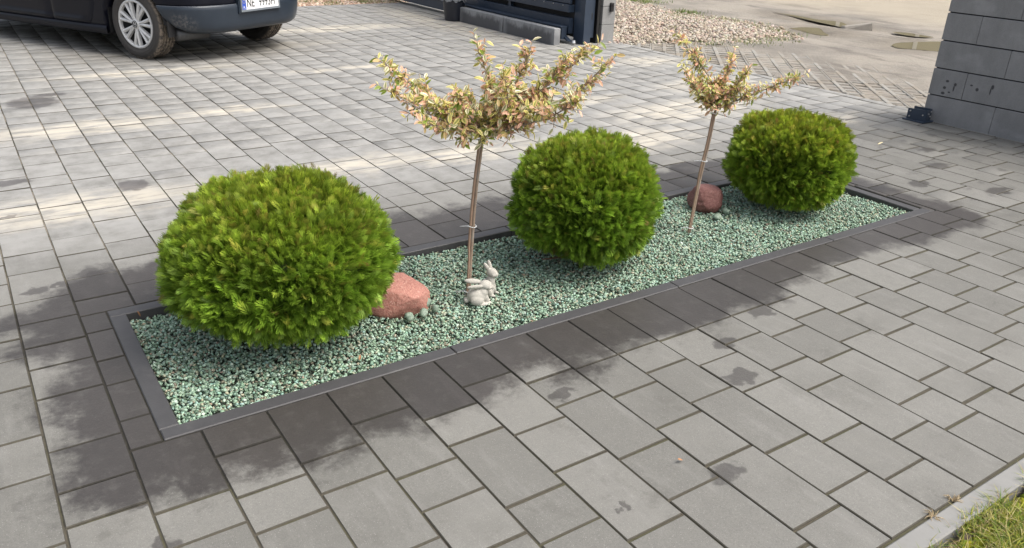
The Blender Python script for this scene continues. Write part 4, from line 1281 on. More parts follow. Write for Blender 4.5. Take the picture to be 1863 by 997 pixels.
def build_wall():
    bm_, nt, b, c, p = block_mat("wall_block_concrete", (0.205, 0.206, 0.208))
    # dried drips of paint near the foot of the wall
    drips = [(3.150, .311, .012, .009), (3.160, .262, .012, .010), (3.163, .222, .014, .010), (3.088, .296, .010, .012), (3.093, .268, .006, .022), (3.12, .235, .009, .006),
             (2.975, .312, .010, .006), (2.93, .290, .011, .012), (2.83, .325, .010, .016), (2.838, .295, .005, .025)]
    sw = nd(nt, "ShaderNodeSeparateXYZ", (p,))
    q = nd(nt, "ShaderNodeCombineXYZ", (sw.outputs[1], sw.outputs[2], 0.0)).outputs[0]
    msk = vmax(nt, [spot_mask(nt, q, a, h, r1, r2, .3) for a, h, r1, r2 in drips])
    nt.links.new(mix(nt, M(nt, 'MULTIPLY', msk, .85), c, (.018, .018, .02)), b.inputs['Base Color'])
    core = simple_mat("wall_core_dark", (.02, .02, .022), .9, bstr=0)
    ang = math.atan2(.037, 1.0)
    root = empty("block_wall", (5.989, 3.272, 0), ang)      # local -y runs along the wall towards the viewer's right
    tag(root, "dark grey concrete block wall with deep bed joints at the right edge", "wall")
    LEN = 2.5; TH = .20; H0 = .196
    mb = MB(); mb.box((.012, -LEN + .004, -.1), (TH - .012, -.012, H0 * 6 - .006))
    obj("core", mb.mesh("core"), core, root)
    for k in range(6):
        z0 = k * H0 + (0.005 if k else -.05); z1 = (k + 1) * H0 - .004
        ys = [0.0, .50, 1.0, 1.5, 2.0, 2.5] if k % 2 == 0 else [0.0, .252, .75, 1.25, 1.75, 2.25, 2.5]
        for a, c_ in zip(ys[:-1], ys[1:]):
            me = MB().box((0, 0, 0), (TH, c_ - a - .0035, z1 - z0), .004).mesh("block")
            o = obj("block", me, bm_, root); o.location = (random.uniform(-.0012, .0012), -c_ + .0017, z0)
    V, F = bevel_box((-.015, -LEN - .01, H0 * 6), (TH + .015, .015, H0 * 6 + .045), .008)
    obj("coping", np_mesh("coping", V, F), bm_, root)
    # steel gate catch standing at the end of the wall
    blue = simple_mat("blue_steel", (.024, .037, .060), .42, var=.2, nscale=12, bstr=.05, dirt=(.09, .10, .11), dscale=7, dlo=.58, dhi=.85)
    steel = simple_mat("zinc_bolt", (.55, .55, .55), .35, .9, bstr=0)
    root = empty("gate_catch", (5.905, 3.265, 0), math.radians(0))
    tag(root, "small dark blue steel gate catch bolted down at the foot of the block wall", "gate catch")
    zt = .092
    def plate(name, a, b_, z0, z1, th=.006):
        a = Vector((a[0], a[1], 0)); b2 = Vector((b_[0], b_[1], 0)); d = (b2 - a).normalized(); n_ = Vector((-d.y, d.x, 0)) * th * .5
        mb = MB(); mb.prism([(a - n_)[:2], (b2 - n_)[:2], (b2 + n_)[:2], (a + n_)[:2]], z0, z1)
        return obj(name, mb.mesh(name), blue, root)
    A_, B_, C_, D_ = (-.035, .060), (-.005, -.075), (.085, -.055), (.070, .075)
    plate("side_plate", A_, B_, .012, zt); plate("side_plate", B_, C_, .012, zt); plate("side_plate", (C_[0] + .002, C_[1]), D_, .012, zt)
    mb = MB(); mb.box((-.045, -.085, 0.001), (.09, .085, .011), .002)
    obj("base_plate", mb.mesh("base_plate"), blue, root)
    for (pa, pb, ts, hs) in ((A_, B_, (.14, .14, .82), (.074, .034, .055)), (B_, C_, (.25, .72, .80), (.064, .040, .074))):
        a = Vector((*pa, 0)); b2 = Vector((*pb, 0)); d = (b2 - a).normalized(); n_ = Vector((d.y, -d.x, 0))
        if n_.dot(Vector((-1, -1, 0))) < 0: n_ = -n_
        for t, hz in zip(ts, hs):
            p = a.lerp(b2, t) + Vector((0, 0, hz))
            obj("bolt", MB().cyl(p, p + n_ * .010, .0055, n=6).mesh("bolt"), steel, root)
    return blue, steel
BLUE, STEEL = build_wall()

def build_gate():
    # grey pillar
    pm, nt, b, c, p = block_mat("pillar_block_concrete", (0.235, 0.235, 0.228))
    root = empty("gate_pillar", (6.115, 7.25, 0), 0)
    tag(root, "grey concrete block pillar beside the blue sliding gate", "pillar")
    for k in range(8):
        z0 = k * .196 + .003; z1 = (k + 1) * .196 - .003
        o = obj("block", MB().box((-.09, -.10, z0 if k else -.05), (.09, .10, z1), .003).mesh("block"), pm, root)
    obj("core", MB().box((-.083, -.093, -.05), (.083, .093, 8 * .196 - .01)).mesh("core"), bpy.data.materials["wall_core_dark"], root)
    blk = simple_mat("black_plastic", (.012, .012, .013), .35, bstr=0)
    mb = MB(); mb.box((-.028, -.128, .335), (.012, -.1005, .43), .004); mb.cyl((-.008, -.128, .40), (-.008, -.134, .40), .008)
    o = obj("gate_sensor", mb.mesh("gate_sensor"), blk, root); o.location = (.03, 0, 0)
    # dark strip between pillar and post
    root = empty("sliding_gate", (5.72, 7.2, 0), 0)
    tag(root, "dark blue steel sliding gate rolled open, seen along its lower rails", "gate")
    def part(name, boxes, mat=BLUE, bev=.003):
        mb = MB()
        for a, b_ in boxes: mb.box(a, b_, bev)
        return obj(name, mb.mesh(name), mat, root)
    Y1 = 4.9
    part("gate_post", [((.02, -.09, -.05), (.115, .09, 1.7))])
    part("end_frame", [((.16, -.02, .06), (.215, .06, 1.6))])
    part("dark_strip", [((.232, -.05, -.05), (.262, .05, 1.7))], bpy.data.materials["black_plastic"])
    part("latch", [((.118, -.055, .26), (.158, -.03, .33)), ((.118, -.06, .20), (.135, -.035, .24))], blk)
    part("bottom_rail", [((-.14, .10, .045), (-.07, Y1, .165))])
    part("rail_lip", [((-.152, .10, .166), (-.062, Y1, .182))])
    part("lower_beam", [((-.045, .10, .10), (.015, Y1, .262))])
    part("middle_rail", [((-.06, .10, .325), (.02, Y1, .405))])
    mb = MB()
    for k in range(26):
        y = .2 + k * .18
        mb.cyl((-.058, y, .392), (-.066, y, .392), .006, n=6)
    obj("screws", mb.mesh("screws"), STEEL, root)
    part('dark_gap_backing', [((.03, .11, .06), (.036, Y1, 1.55))], bpy.data.materials['wall_core_dark'], 0)  # added near-black sheet, stands in for the dark of the rail gap
    for y in (1.28, 2.65, 4.0):
        part("upright", [((-.035, y, .263), (.012, y + .05, .324))])
    for k in range(7):
        z = .415 + k * .165
        part("slat", [((-.04, .10, z), (-.015, Y1, z + .15))])
    # brace at the end of the cantilever
    V = [(-.10, .02, .03), (-.10, .30, .165), (-.10, .34, .165), (-.10, .06, .03), (-.05, .02, .03), (-.05, .30, .165), (-.05, .34, .165), (-.05, .06, .03)]
    F = [[0, 1, 2, 3], [7, 6, 5, 4], [0, 4, 5, 1], [1, 5, 6, 2], [2, 6, 7, 3], [3, 7, 4, 0]]
    obj("brace", MB().add(V, F).mesh("brace"), BLUE, root)
    mb = MB(); mb.lathe([(.0, .0), (.022, .0), (.028, .02), (.020, .045), (.0, .05)], 14)
    o = obj("roller", mb.mesh("roller"), STEEL, root); o.location = (-.06, -.02, 0.0)
    # small stones at the foot of the post
    # two concrete slabs leaning in front of the gate
    cm, nt, b = new_mat("slab_concrete")
    p = opos(nt); sx = nd(nt, "ShaderNodeSeparateXYZ", (p,))
    n = noise(nt, scaled(nt, p, (1, 1.0, .5)), 6, 5, .65)
    stain = sstep(nt, M(nt, 'ADD', sx.outputs[2], M(nt, 'MULTIPLY', M(nt, 'SUBTRACT', n, .5), .30)), .085, .17, 1.0, 0.0)
    endf = sstep(nt, M(nt, 'ABSOLUTE', sx.outputs[1]), .40, .49)
    stain = M(nt, 'MULTIPLY', stain, M(nt, 'SUBTRACT', 1.0, M(nt, 'MULTIPLY', endf, .55)))
    c = mix(nt, noise(nt, p, 30, 4), (.22, .225, .23), (.30, .305, .31))
    c = mix(nt, M(nt, 'MULTIPLY', stain, .85), c, (.055, .055, .060))
    nt.links.new(c, b.inputs['Base Color']); setin(nt, b, Roughness=.7)
    nt.links.new(bump(nt, noise(nt, p, 120, 4), .3, .002), b.inputs['Normal'])
    for y, lab in ((7.71, "damp stained concrete slab standing on edge before the gate, the one by the post"), (8.735, "damp stained concrete slab standing on edge before the gate, the one by the bin")):
        V, F = bevel_box((-.04, -.5, -.02), (.04, .5, .176), .006)
        o = obj("concrete_slab", np_mesh("concrete_slab", V, F), cm); o.location = (5.452, y, 0); o.rotation_euler = (0, random.uniform(-.015, .015), random.uniform(-.006, .006))
        tag(o, lab, "concrete slab", "slabs on edge along the gate")
    # waste bin with a loose clear liner
    root = empty("waste_bin", (5.40, 9.36, 0), .4)
    tag(root, "small dark navy plastic bin with a clear liner, left of the concrete slabs", "bin")
    bmn = simple_mat("navy_plastic", (.014, .017, .026), .38, var=.25, nscale=10, bstr=.1, dirt=(.10, .10, .10), dscale=9, dlo=.62, dhi=.8)
    mb = MB()
    prof = [(.0, .0), (.112, .0), (.118, .008), (.146, .255), (.156, .257), (.157, .275), (.150, .277), (.142, .265), (.112, .015), (.0, .012)]
    mb.lathe(prof, 40)
    o = obj("tub", mb.mesh("tub"), bmn, root, smooth=False)
    lm, nt, b = new_mat("clear_film")
    setin(nt, b, Roughness=.25); b.inputs['Base Color'].default_value = (.75, .77, .8, 1); b.inputs['Alpha'].default_value = .25
    V = []; n = 64
    for i in range(n):
        a = 2 * math.pi * i / n; wv = .012 * math.sin(a * 9) + .008 * math.sin(a * 17 + 1)
        for r, z in ((.130, .20), (.140, .262), (.153, .284), (.160, .278), (.160 + .3 * abs(wv), .262 + .6 * wv), (.159 + .6 * abs(wv), .247 + 1.2 * wv)):
            V.append(((r + .3 * abs(wv)) * math.cos(a), (r + .3 * abs(wv)) * math.sin(a), z))
    F = [[i * 6 + k, ((i + 1) % n) * 6 + k, ((i + 1) % n) * 6 + k + 1, i * 6 + k + 1] for i in range(n) for k in range(5)]
    obj("liner", np_mesh("liner", V, F), lm, root, smooth=True)
build_gate()

# ------------------------------------------------------------------ car
def build_car():
    ang = math.atan2(.871, -.492)
    root = empty("parked_car", (2.0615, 8.4315, 0), ang)      # local +x to the bonnet, +y to the near side
    tag(root, "dark navy hatchback parked on the paving, seen from its rear left corner", "car")
    paint, nt, b = new_mat("navy_paint")
    p = opos(nt)
    dust = sstep(nt, noise(nt, p, 5, 5, .65), .5, .8)
    nt.links.new(mix(nt, M(nt, 'MULTIPLY', dust, .10), (.004, .0048, .010), (.05, .045, .04)), b.inputs['Base Color'])
    setin(nt, b, Roughness=.34, Metallic=.0); b.inputs['Specular IOR Level'].default_value = .22
    bump_m, nt, b = new_mat("bumper_plastic")
    p = opos(nt); sx = nd(nt, "ShaderNodeSeparateXYZ", (p,))
    c = mix(nt, noise(nt, p, 9, 4), (.013, .020, .031), (.021, .030, .043))
    v = scaled(nt, nd(nt, "ShaderNodeVectorMath", (p, (-.52, .80, .33)), operation='SUBTRACT').outputs[0], (7, 5, 9))
    l = nd(nt, "ShaderNodeVectorMath", (v,), operation='LENGTH').outputs['Value']
    mud = M(nt, 'MULTIPLY', sstep(nt, l, .3, 1.2, 1.0, 0.0), sstep(nt, noise(nt, p, 38, 5, .7), .44, .62))
    c = mix(nt, M(nt, 'MULTIPLY', mud, .55), c, (.20, .19, .18))
    nt.links.new(c, b.inputs['Base Color']); nt.links.new(sstep(nt, mud, 0, 1, .34, .9), b.inputs['Roughness'])
    dark = simple_mat("underbody_black", (.008, .008, .009), .8, bstr=0)
    glass = simple_mat("dark_glass", (.01, .012, .013), .05, bstr=0, var=0)
    HW = .845
    plan0 = [(-.700, 0), (-.698, .20), (-.690, .40), (-.645, .55), (-.585, .66), (-.50, .735), (-.39, .785), (-.24, .815), (0, .832), (.6, HW), (1.5, HW), (2.2, .838), (2.75, .81), (3.02, .74), (3.18, .60), (3.25, .38), (3.27, .18), (3.27, 0)]
    P = catmull([Vector((x, y, 0)) for x, y in plan0], 10)
    # resample evenly
    cum = [0]
    for i in range(1, len(P)): cum.append(cum[-1] + (P[i] - P[i - 1]).length)
    cum = np.array(cum); PX = np.array([q.x for q in P]); PY = np.array([q.y for q in P]); TOT = cum[-1]
    def plan(s):
        s = np.clip(s, 0, TOT); return np.interp(s, cum, PX), np.interp(s, cum, PY)
    def pn(s):
        a = plan(s - .01); b_ = plan(s + .01); dx, dy = b_[0] - a[0], b_[1] - a[1]; l = math.hypot(dx, dy) or 1
        return dy / l * -1, dx / l          # outward?
    def s_at_x(x):
        i = np.searchsorted(PX, x); return float(np.interp(x, PX, cum))
    INZ = [(.10, .16), (.19, .055), (.24, .018), (.30, .004), (.40, 0), (.52, 0), (.60, .006), (.75, .02), (.92, .055), (.97, .08)]
    def inset(z): return float(np.interp(z, [q[0] for q in INZ], [q[1] for q in INZ]))
    def surf(s, z, off=0.0, extra=0.0):
        """s signed: + near side (left), - far side"""
        x, y = plan(abs(s)); nx, ny = pn(abs(s))
        if nx * (x - 1.2) + ny * y < 0: nx, ny = -nx, -ny
        d = off - inset(z) - extra
        x, y = x + nx * d, y + ny * d
        if s < 0: y = -y
        return (x, y, z)
    AX = (0.0, 2.55); AR = .352
    def zmin(x):
        z = .19
        if x < 0: z = .478
        if x > 2.55: z = .22
        for a in AX:
            if abs(x - a) < AR: z = max(z, .30 + math.sqrt(AR * AR - (x - a) ** 2))
        return z
    # ---- body shell (lower body up to the belt line)
    ss = list(np.linspace(0, s_at_x(-.40), 34)) + list(np.linspace(s_at_x(-.38), s_at_x(.38), 60)) + list(np.linspace(s_at_x(.42), s_at_x(2.15), 30)) + list(np.linspace(s_at_x(2.18), s_at_x(2.93), 56)) + list(np.linspace(s_at_x(2.96), TOT, 24))
    ss = sorted(set(round(q, 5) for q in ss))
    V = []; F = []; NZ = 14
    full = [-q for q in reversed(ss)] + ss
    full = [q for i, q in enumerate(full) if i == 0 or abs(q - full[i - 1]) > 1e-6]
    for s in full:
        x, _ = plan(abs(s)); z0 = zmin(x)
        for k in range(NZ):
            t = k / (NZ - 1); V.append(surf(s, z0 + (.95 - z0) * t))
    n = len(full)
    for i in range(n):
        j = i + 1
        if j == n: continue
        for k in range(NZ - 1): F.append([i * NZ + k, j * NZ + k, j * NZ + k + 1, i * NZ + k + 1])
    # wheel-arch lips: turn the lower edge inwards
    o0 = len(V)
    for i in range(n):
        x, y, z = V[i * NZ]; V.append((x, y - math.copysign(.10, y) if abs(y) > .3 else y, z + .002))
    for i in range(n - 1): F.append([i * NZ, o0 + i, o0 + i + 1, (i + 1) * NZ])
    # greenhouse: rings above the belt
    rings = [(.95, 0, 0), (1.02, .05, .05), (1.20, .12, .13), (1.36, .20, .22), (1.44, .27, .40), (1.475, .5, .8)]
    base = [V[i * NZ + NZ - 1] for i in range(n)]
    prev = [i * NZ + NZ - 1 for i in range(n)]; glassf = []
    for zi, (z, iy, _q) in enumerate(rings[1:]):
        cur = []
        f = (z - .95) / .52
        for (x, y, _z) in base:
            xx = x
            if x < .2: xx = x + .50 * f * f * np.clip((.2 - x) / .9, 0, 1) + .02 * f
            if x > 1.2: xx = 1.2 + (x - 1.2) * (1 - .78 * min(1, f * 1.25 + .12))
            cap = min(1.0, abs(y) / .8)
            yy = y * (1 - (iy / .85))
            V.append((xx, yy, z + (.03 if zi == 4 else 0)))
            cur.append(len(V) - 1)
        for i in range(n - 1):
            F.append([prev[i], prev[i + 1], cur[i + 1], cur[i]])
            if zi in (1, 2): glassf.append(len(F) - 1)
        prev = cur
    V.append((.6, 0, 1.50)); ct = len(V) - 1
    for i in range(n - 1): F.append([prev[i], prev[i + 1], ct])
    me = np_mesh("body", V, F)
    me.materials.append(paint); me.materials.append(glass)
    for fi in glassf: me.polygons[fi].material_index = 1
    bmx = bmesh.new(); bmx.from_mesh(me); bmesh.ops.remove_doubles(bmx, verts=bmx.verts, dist=1e-5); bmesh.ops.recalc_face_normals(bmx, faces=bmx.faces); bmx.to_mesh(me); bmx.free()
    obj("body", me, None, root, smooth=True)
    # ---- rear bumper, wrapping from arch to arch
    def xfront(z): return float(np.interp(z, [.235, .27, .31, .36, .42, .49], [-.56, -.52, -.445, -.385, -.338, -.305]))
    zs = [.245, .252, .262, .28, .31, .35, .40, .45, .478, .484, .486]
    tuck = [.16, .05, .022, .006, 0, 0, 0, 0, .0, .004, .02]
    NU = 90; V = []; F = []
    for z, tk in zip(zs, tuck):
        s1 = s_at_x(xfront(z))
        for k in range(NU + 1):
            u = -1 + 2 * k / NU; s = u * s1
            x, y = plan(abs(s))
            corner = np.clip((abs(s) - .50) / .45, 0, 1)
            lowin = corner * np.interp(z, [.24, .30, .38, .46], [.085, .05, .014, 0])
            zz = z + corner * .02 * np.clip((.32 - z) / .08, 0, 1)
            V.append(surf(s if abs(s) > 1e-9 else 1e-9, zz, .014 - tk, lowin))
    for r in range(len(zs) - 1):
        for k in range(NU):
            a = r * (NU + 1) + k; F.append([a, a + 1, a + NU + 2, a + NU + 1])
    me = np_mesh("rear_bumper", V, F); o = obj("rear_bumper", me, bump_m, root, smooth=True)
    md = o.modifiers.new("t", 'SOLIDIFY'); md.thickness = .006; md.offset = -1
    # bright top edge strip of the bumper
    mb = MB(); pts = []
    for k in range(NU + 1):
        u = -1 + 2 * k / NU; s = u * s_at_x(-.312); pts.append(surf(s if abs(s) > 1e-9 else 1e-9, .4875, .0105))
    mb.tube(pts, .0028, 6)
    obj("bumper_trim", mb.mesh("bumper_trim"), simple_mat("trim_grey", (.24, .25, .27), .4, bstr=0), root, smooth=True)
    # ---- doors (near and far side): thin outer skins with a folded lower edge
    def door(x_lo, x_hi, side, rear):
        zs = [.268, .274, .286, .300, .306, .330, .345, .45, .60, .75, .90]
        fl = [.000, .010, .017, .018, .016, .006, .005, .0045, .0045, .0045, .004]
        V = []; F = []; K = 18
        for z, q in zip(zs, fl):
            a = x_lo + (np.interp(z, [.27, .39, .56, .9], [.125, .02, .0, .06]) if rear else 0)
            b_ = x_hi - (np.interp(z, [.27, .9], [.0, .02]))
            if not rear: a = x_lo - np.interp(z, [.27, .9], [.0, .02])
            for k in range(K + 1):
                x = a + (b_ - a) * k / K
                e = min(1.0, min(k, K - k) / .6 + .0)
                qq = q if 0 < k < K else -.004
                if rear and z < .335: qq = qq * np.clip((x - a) / .12, .2, 1)
                V.append(surf(s_at_x(x) * side, z, qq))
        for r in range(len(zs) - 1):
            for k in range(K):
                a_ = r * (K + 1) + k; F.append([a_, a_ + 1, a_ + K + 2, a_ + K + 1])
        o = obj("door", np_mesh("door", V, F), paint, root, smooth=True)
        md = o.modifiers.new("t", 'SOLIDIFY'); md.thickness = .004; md.offset = -1
        md2 = o.modifiers.new("e", 'EDGE_SPLIT'); md2.split_angle = math.radians(38)
        hp = [surf(s_at_x(x_lo + .10 + .22 * t if rear else x_lo + .08 + .22 * t) * side, .80, .012 + .022 * math.sin(math.pi * t)) for t in np.linspace(0, 1, 9)]
        h = obj("handle", MB().tube(hp, .009, 8).mesh("handle"), paint, o, smooth=True)
    for side in (1, -1):
        door(.43, 1.045, side, True); door(1.053, 2.02, side, False)
    # ---- sills, underbody
    mb = MB(); mb.box((.36, -.74, .17), (2.19, .74, .42)); mb.box((-.50, -.60, .31), (.36, .60, .50)); mb.box((2.19, -.60, .22), (3.05, .60, .5)); mb.box((-.34, -.83, .66), (.36, .83, .70)); mb.box((.33, -.80, .20), (.37, .80, .66)); mb.box((-.36, -.78, .32), (-.33, .78, .66))
    mb.box((2.2, -.80, .66), (2.9, .80, .70))
    obj("underbody", mb.mesh("underbody"), dark, root)
    for sd_ in (1, -1):
        V = []; F = []
        xs = np.linspace(.335, 2.21, 24); zs = [.178, .186, .20, .225, .258, .266]; fl = [-.06, -.01, .010, .010, .008, -.01]
        for z, q in zip(zs, fl):
            for x in xs: V.append(surf(s_at_x(x) * sd_, z, q + inset(z) * .75))
        for r in range(len(zs) - 1):
            for k in range(len(xs) - 1):
                a_ = r * len(xs) + k; F.append([a_, a_ + 1, a_ + len(xs) + 1, a_ + len(xs)])
        obj("side_skirt", np_mesh("side_skirt", V, F), paint, root, smooth=True)
        # mud flap
        o = obj("mud_flap", MB().box((-.40, sd_ * .70 - .10, .225), (-.385, sd_ * .70 + .10, .36), .004).mesh("mud_flap"), dark, root)
        lamp = obj("tail_lamp", MB().box((-.655, sd_ * .66 - .11, .70), (-.60, sd_ * .66 + .11, .90), .02).mesh("tail_lamp"), simple_mat("red_lens", (.35, .01, .01), .1, bstr=0), root)
        obj("headlight", MB().box((3.05, sd_ * .62 - .12, .62), (3.16, sd_ * .62 + .12, .74), .02).mesh("headlight"), simple_mat("lamp_lens", (.6, .62, .64), .05, bstr=0), root)
        obj("mirror", MB().box((1.95, sd_ * .95 - .09, .96), (2.05, sd_ * .95 + .09, 1.08), .03).mesh("mirror"), paint, root)
    obj("muffler", MB().cyl((-.46, .42, .235), (-.40, .72, .235), .05, n=16).mesh("muffler"), simple_mat("grey_steel", (.07, .07, .07), .5, .5, bstr=0), root, smooth=True)
    # ---- wheels
    rub, nt, b = new_mat("dusty_rubber")
    p = opos(nt); sx = nd(nt, "ShaderNodeSeparateXYZ", (p,))
    rr = M(nt, 'SQRT', M(nt, 'ADD', M(nt, 'MULTIPLY', sx.outputs[0], sx.outputs[0]), M(nt, 'MULTIPLY', sx.outputs[2], sx.outputs[2])))
    tread = sstep(nt, rr, .285, .303)
    c = mix(nt, noise(nt, p, 14, 4), (.030, .028, .027), (.055, .050, .046))
    c = mix(nt, M(nt, 'MULTIPLY', tread, sstep(nt, noise(nt, p, 30, 5, .7), .36, .62)), c, (.24, .195, .15))
    nt.links.new(c, b.inputs['Base Color']); setin(nt, b, Roughness=.85)
    cap, nt, b = new_mat("silver_hubcap")
    p = opos(nt)
    nt.links.new(mix(nt, sstep(nt, noise(nt, p, 16, 5, .65), .5, .75), (.58, .58, .575), (.44, .43, .415)), b.inputs['Base Color'])
    setin(nt, b, Roughness=.38, Metallic=.25)
    RT = .305; W = .195
    prof = [(.205, -.020), (.222, -.006), (.245, .004), (.270, .002), (.290, -.010)]
    # outer face at y=0, tread towards -y
    gro = []
    yy = -.022
    for gy in (.052, .086, .120, .154):
        gro += [(RT, -(gy - .007)), (RT - .009, -(gy - .005)), (RT - .009, -(gy + .005)), (RT, -(gy + .007))]
    prof += [(.300, -.020), (.3045, -.032)] + gro + [(.3045, -.172), (.300, -.182), (.285, -.194), (.24, -.20), (.205, -.185)]
    def wheel(x, y, side, first=None):
        w = empty("wheel", (x, y, RT), 0 if side > 0 else math.pi, root)
        if first is not None:
            for ch in first.children:
                c_ = ch.copy(); COL.objects.link(c_); c_.parent = w
            return w
        tv = MB(); tv.lathe(prof, 72, 'y', True)
        # shoulder tread notches
        for k in range(60):
            a = 2 * math.pi * k / 60
            for (ya, yb) in ((-.024, -.044), (-.158, -.180)):
                ca, sa = math.cos(a), math.sin(a); ca2, sa2 = math.cos(a + .055), math.sin(a + .055)
                r0, r1 = RT - .004, RT + .0035
                Vn = [(r0 * ca, ya, r0 * sa), (r0 * ca2, ya, r0 * sa2), (r0 * ca2, yb, r0 * sa2), (r0 * ca, yb, r0 * sa), ((r1 - .002) * ca, ya, (r1 - .002) * sa), ((r1 - .002) * ca2, ya, (r1 - .002) * sa2), (r1 * ca2, yb, r1 * sa2), (r1 * ca, yb, r1 * sa)]
                tv.add(Vn, [[0, 1, 2, 3], [7, 6, 5, 4], [0, 4, 5, 1], [1, 5, 6, 2], [2, 6, 7, 3], [3, 7, 4, 0]])
        obj("tyre", tv.mesh("tyre"), rub, w, smooth=False)
        # steel wheel behind the cap
        dv = MB(); dv.lathe([(.0, -.075), (.14, -.070), (.175, -.055), (.205, -.03), (.205, -.17), (.0, -.17)], 40, 'y')
        obj("rim", dv.mesh("rim"), dark, w)
        hv = MB()
        hv.lathe([(.186, -.030), (.190, -.008), (.200, -.003), (.210, -.006), (.214, -.016), (.208, -.030)], 72, 'y', True)
        hv.lathe([(.0, -.004), (.030, -.004), (.036, -.007), (.048, -.016), (.050, -.04), (.0, -.04)], 36, 'y')
        for k in range(7):
            for q in (-1, 1):
                a0 = 2 * math.pi * k / 7 + .32 + q * .11; a1 = 2 * math.pi * k / 7 + .32 + q * .165
                pr = [(.038, a0, .0125), (.10, a0 * .6 + a1 * .4, .0150), (.191, a1, .0180)]
                Vn = []
                for r, a, hw in pr:
                    ca, sa = math.cos(a), math.sin(a)
                    cx, cz = r * ca, r * sa; tx, tz = -sa, ca
                    yt = -.008 - .010 * (r / .19 < .6) * 0 - (.006 if r < .05 else 0)
                    for u, yv in ((-1, -.035), (-.80, yt - .004), (.0, yt + .003), (.80, yt - .004), (1, -.035)):
                        Vn.append((cx + tx * hw * u, yv, cz + tz * hw * u))
                Fn = []
                for i in range(2):
                    for u in range(4): Fn.append([i * 5 + u, i * 5 + u + 1, i * 5 + u + 6, i * 5 + u + 5])
                hv.add(Vn, Fn)
        obj("hub_cap", hv.mesh("hub_cap"), cap, w, smooth=False)
        # round badge: ring and the two stacked letters V and W
        ev = MB(); ev.lathe([(.027, -.0035), (.028, -.0005), (.0305, -.0005), (.0315, -.0035)], 32, 'y', True)
        def stroke(x0, z0, x1, z1, hw=.0022):
            d = Vector((x1 - x0, 0, z1 - z0)); d.normalize(); nn = Vector((-d.z, 0, d.x)) * hw
            pts = [Vector((x0, 0, z0)) - nn, Vector((x1, 0, z1)) - nn, Vector((x1, 0, z1)) + nn, Vector((x0, 0, z0)) + nn]
            Vn = [(q.x, -.0042, q.z) for q in pts] + [(q.x, -.0012, q.z) for q in pts]
            ev.add(Vn, [[3, 2, 1, 0], [4, 5, 6, 7], [0, 1, 5, 4], [1, 2, 6, 5], [2, 3, 7, 6], [3, 0, 4, 7]])
        for a in ((-.011, .025, 0, .003), (.011, .025, 0, .003), (-.023, .014, -.010, -.023), (.023, .014, .010, -.023), (-.010, -.023, 0, -.003), (.010, -.023, 0, -.003)):
            stroke(*a)
        obj("emblem", ev.mesh("emblem"), simple_mat("emblem_dark", (.05, .05, .055), .3, bstr=0), w)
        return w
    f = wheel(0, .812, 1)
    wheel(0, -.812, -1, f); wheel(2.55, .80, 1, f); wheel(2.55, -.80, -1, f)
    # ---- number plate
    px0 = -.700 - .012 - .016
    pw, ph = .480, .108
    zc = .487
    plate = obj("number_plate", MB().box((-.006, -pw / 2, -ph / 2), (.006, pw / 2, ph / 2)).mesh("number_plate"), simple_mat("plate_white", (.78, .78, .78), .4, bstr=0, var=.03), root)
    plate.location = (px0 - .006, 0, zc)
    def sub(name, y0, y1, z0, z1, x0, x1, mat, bev=.0):
        return obj(name, MB().box((x0, y0, z0), (x1, y1, z1), bev).mesh(name), mat, plate)
    # seen from behind: the car's left (+y) is on the picture's left
    sub("country_strip", pw / 2 - .052, pw / 2 - .004, -ph / 2 + .004, ph / 2 - .004, -.0075, -.0055, simple_mat("plate_blue", (.03, .08, .42), .4, bstr=0))
    fm = simple_mat("plate_frame", (.16, .18, .20), .35, bstr=0)
    for a in ((-pw / 2 - .012, pw / 2 + .012, -ph / 2 - .016, -ph / 2 + .002), (-pw / 2 - .012, pw / 2 + .012, ph / 2 - .002, ph / 2 + .012), (-pw / 2 - .012, -pw / 2 + .002, -ph / 2 + .002, ph / 2 - .002), (pw / 2 - .002, pw / 2 + .012, -ph / 2 + .002, ph / 2 - .002)):
        sub("plate_frame", *a, -.011, .012, fm, .002)
    def text(name, s, size, yy, zz, mat, sx=.72):
        cu = bpy.data.curves.new(name, 'FONT'); cu.body = s; cu.size = size; cu.extrude = .0006; cu.align_x = 'CENTER'; cu.align_y = 'CENTER'
        to = bpy.data.objects.new(name, cu); COL.objects.link(to)
        dg = bpy.context.evaluated_depsgraph_get(); me = bpy.data.meshes.new_from_object(to.evaluated_get(dg)); bpy.data.objects.remove(to)
        R = Matrix(((0, 0, -1), (-1, 0, 0), (0, 1, 0))).to_4x4()        # text x -> -y, y -> z, faces -x
        me.transform(Matrix.Translation((-.0072, yy, zz)) @ R @ Matrix.Diagonal((sx, 1, 1, 1)))
        o = obj(name, me, mat, plate); return o
    ink = simple_mat("plate_ink", (.012, .012, .013), .5, bstr=0)
    text("lettering", "NE", .110, .128, 0, ink); text("lettering", "9993H", .110, -.083, 0, ink)
    text("lettering", "PL", .030, pw / 2 - .028, -.033, bpy.data.materials["plate_white"], .8).location.x = -.001
    st = MB()
    for k in range(12):
        a = k * math.pi / 6; st.cyl((-.0074, pw / 2 - .028 + .014 * math.cos(a), .018 + .014 * math.sin(a)), (-.0086, pw / 2 - .028 + .014 * math.cos(a), .018 + .014 * math.sin(a)), .0022, n=5)
    obj("star_ring", st.mesh("star_ring"), simple_mat("star_yellow", (.7, .55, .03), .4, bstr=0), plate)
    obj("plate_recess", MB().box((px0 - .001, -pw / 2 - .03, zc - ph / 2 - .03), (px0 + .03, pw / 2 + .03, zc + ph / 2 + .02), .008).mesh("plate_recess"), bump_m, root)
build_car()

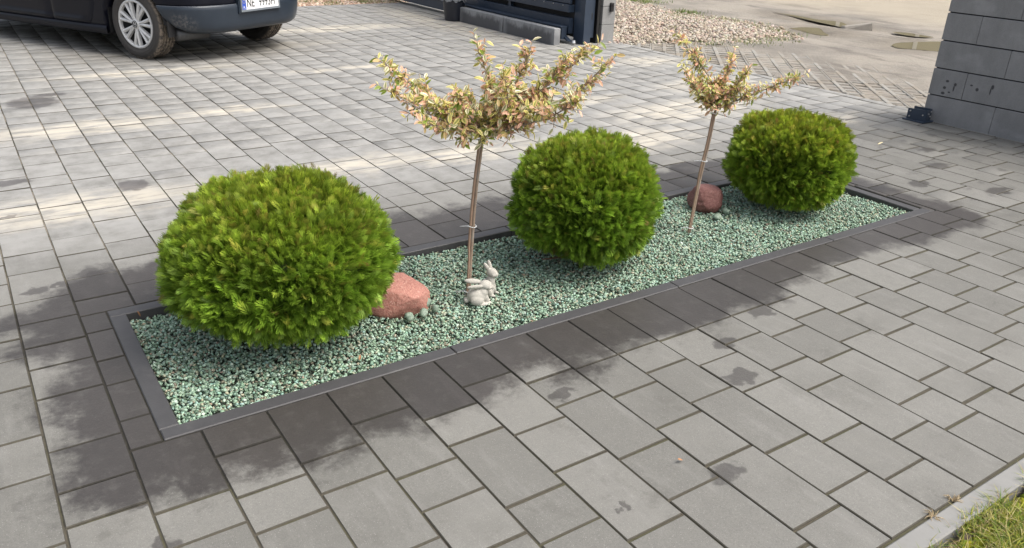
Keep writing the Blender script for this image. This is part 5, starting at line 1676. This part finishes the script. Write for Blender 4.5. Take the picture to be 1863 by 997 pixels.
# ------------------------------------------------------------------ little fallen things
def litter():
    g = np.random.default_rng(3)
    lm = simple_mat("dry_leaf", (.34, .17, .08), .8, var=.4, nscale=50, bstr=0)
    cm = simple_mat("pale_petal", (.75, .66, .42), .7, var=.2, nscale=50, bstr=0)
    for (x, y, L, mat, z, lab) in ((.345, 2.842, .024, lm, .0, "orange dry leaf upright at the far left corner of the bed"), (.900, 2.185, .020, lm, -.012, "reddish dry leaf on the gravel by the front edging below the nearest bush"),
                                  (1.435, 1.215, .022, lm, .004, "tan dry leaf on the paving in the lower right part"), (5.00, 2.985, .035, cm, .004, "cream petal on the paving before the gate catch")):
        V, F, C = leaf_geo(L, .45 * L, .6, .35, g, 3)
        o = obj("dry_leaf", np_mesh("dry_leaf", V, F), mat); o.location = (x, y, z); o.rotation_euler = (g.uniform(-.5, .5), -1.0 if z == 0 else -.15, g.uniform(0, 6))
        tag(o, lab, "leaf", "fallen leaves")
litter()
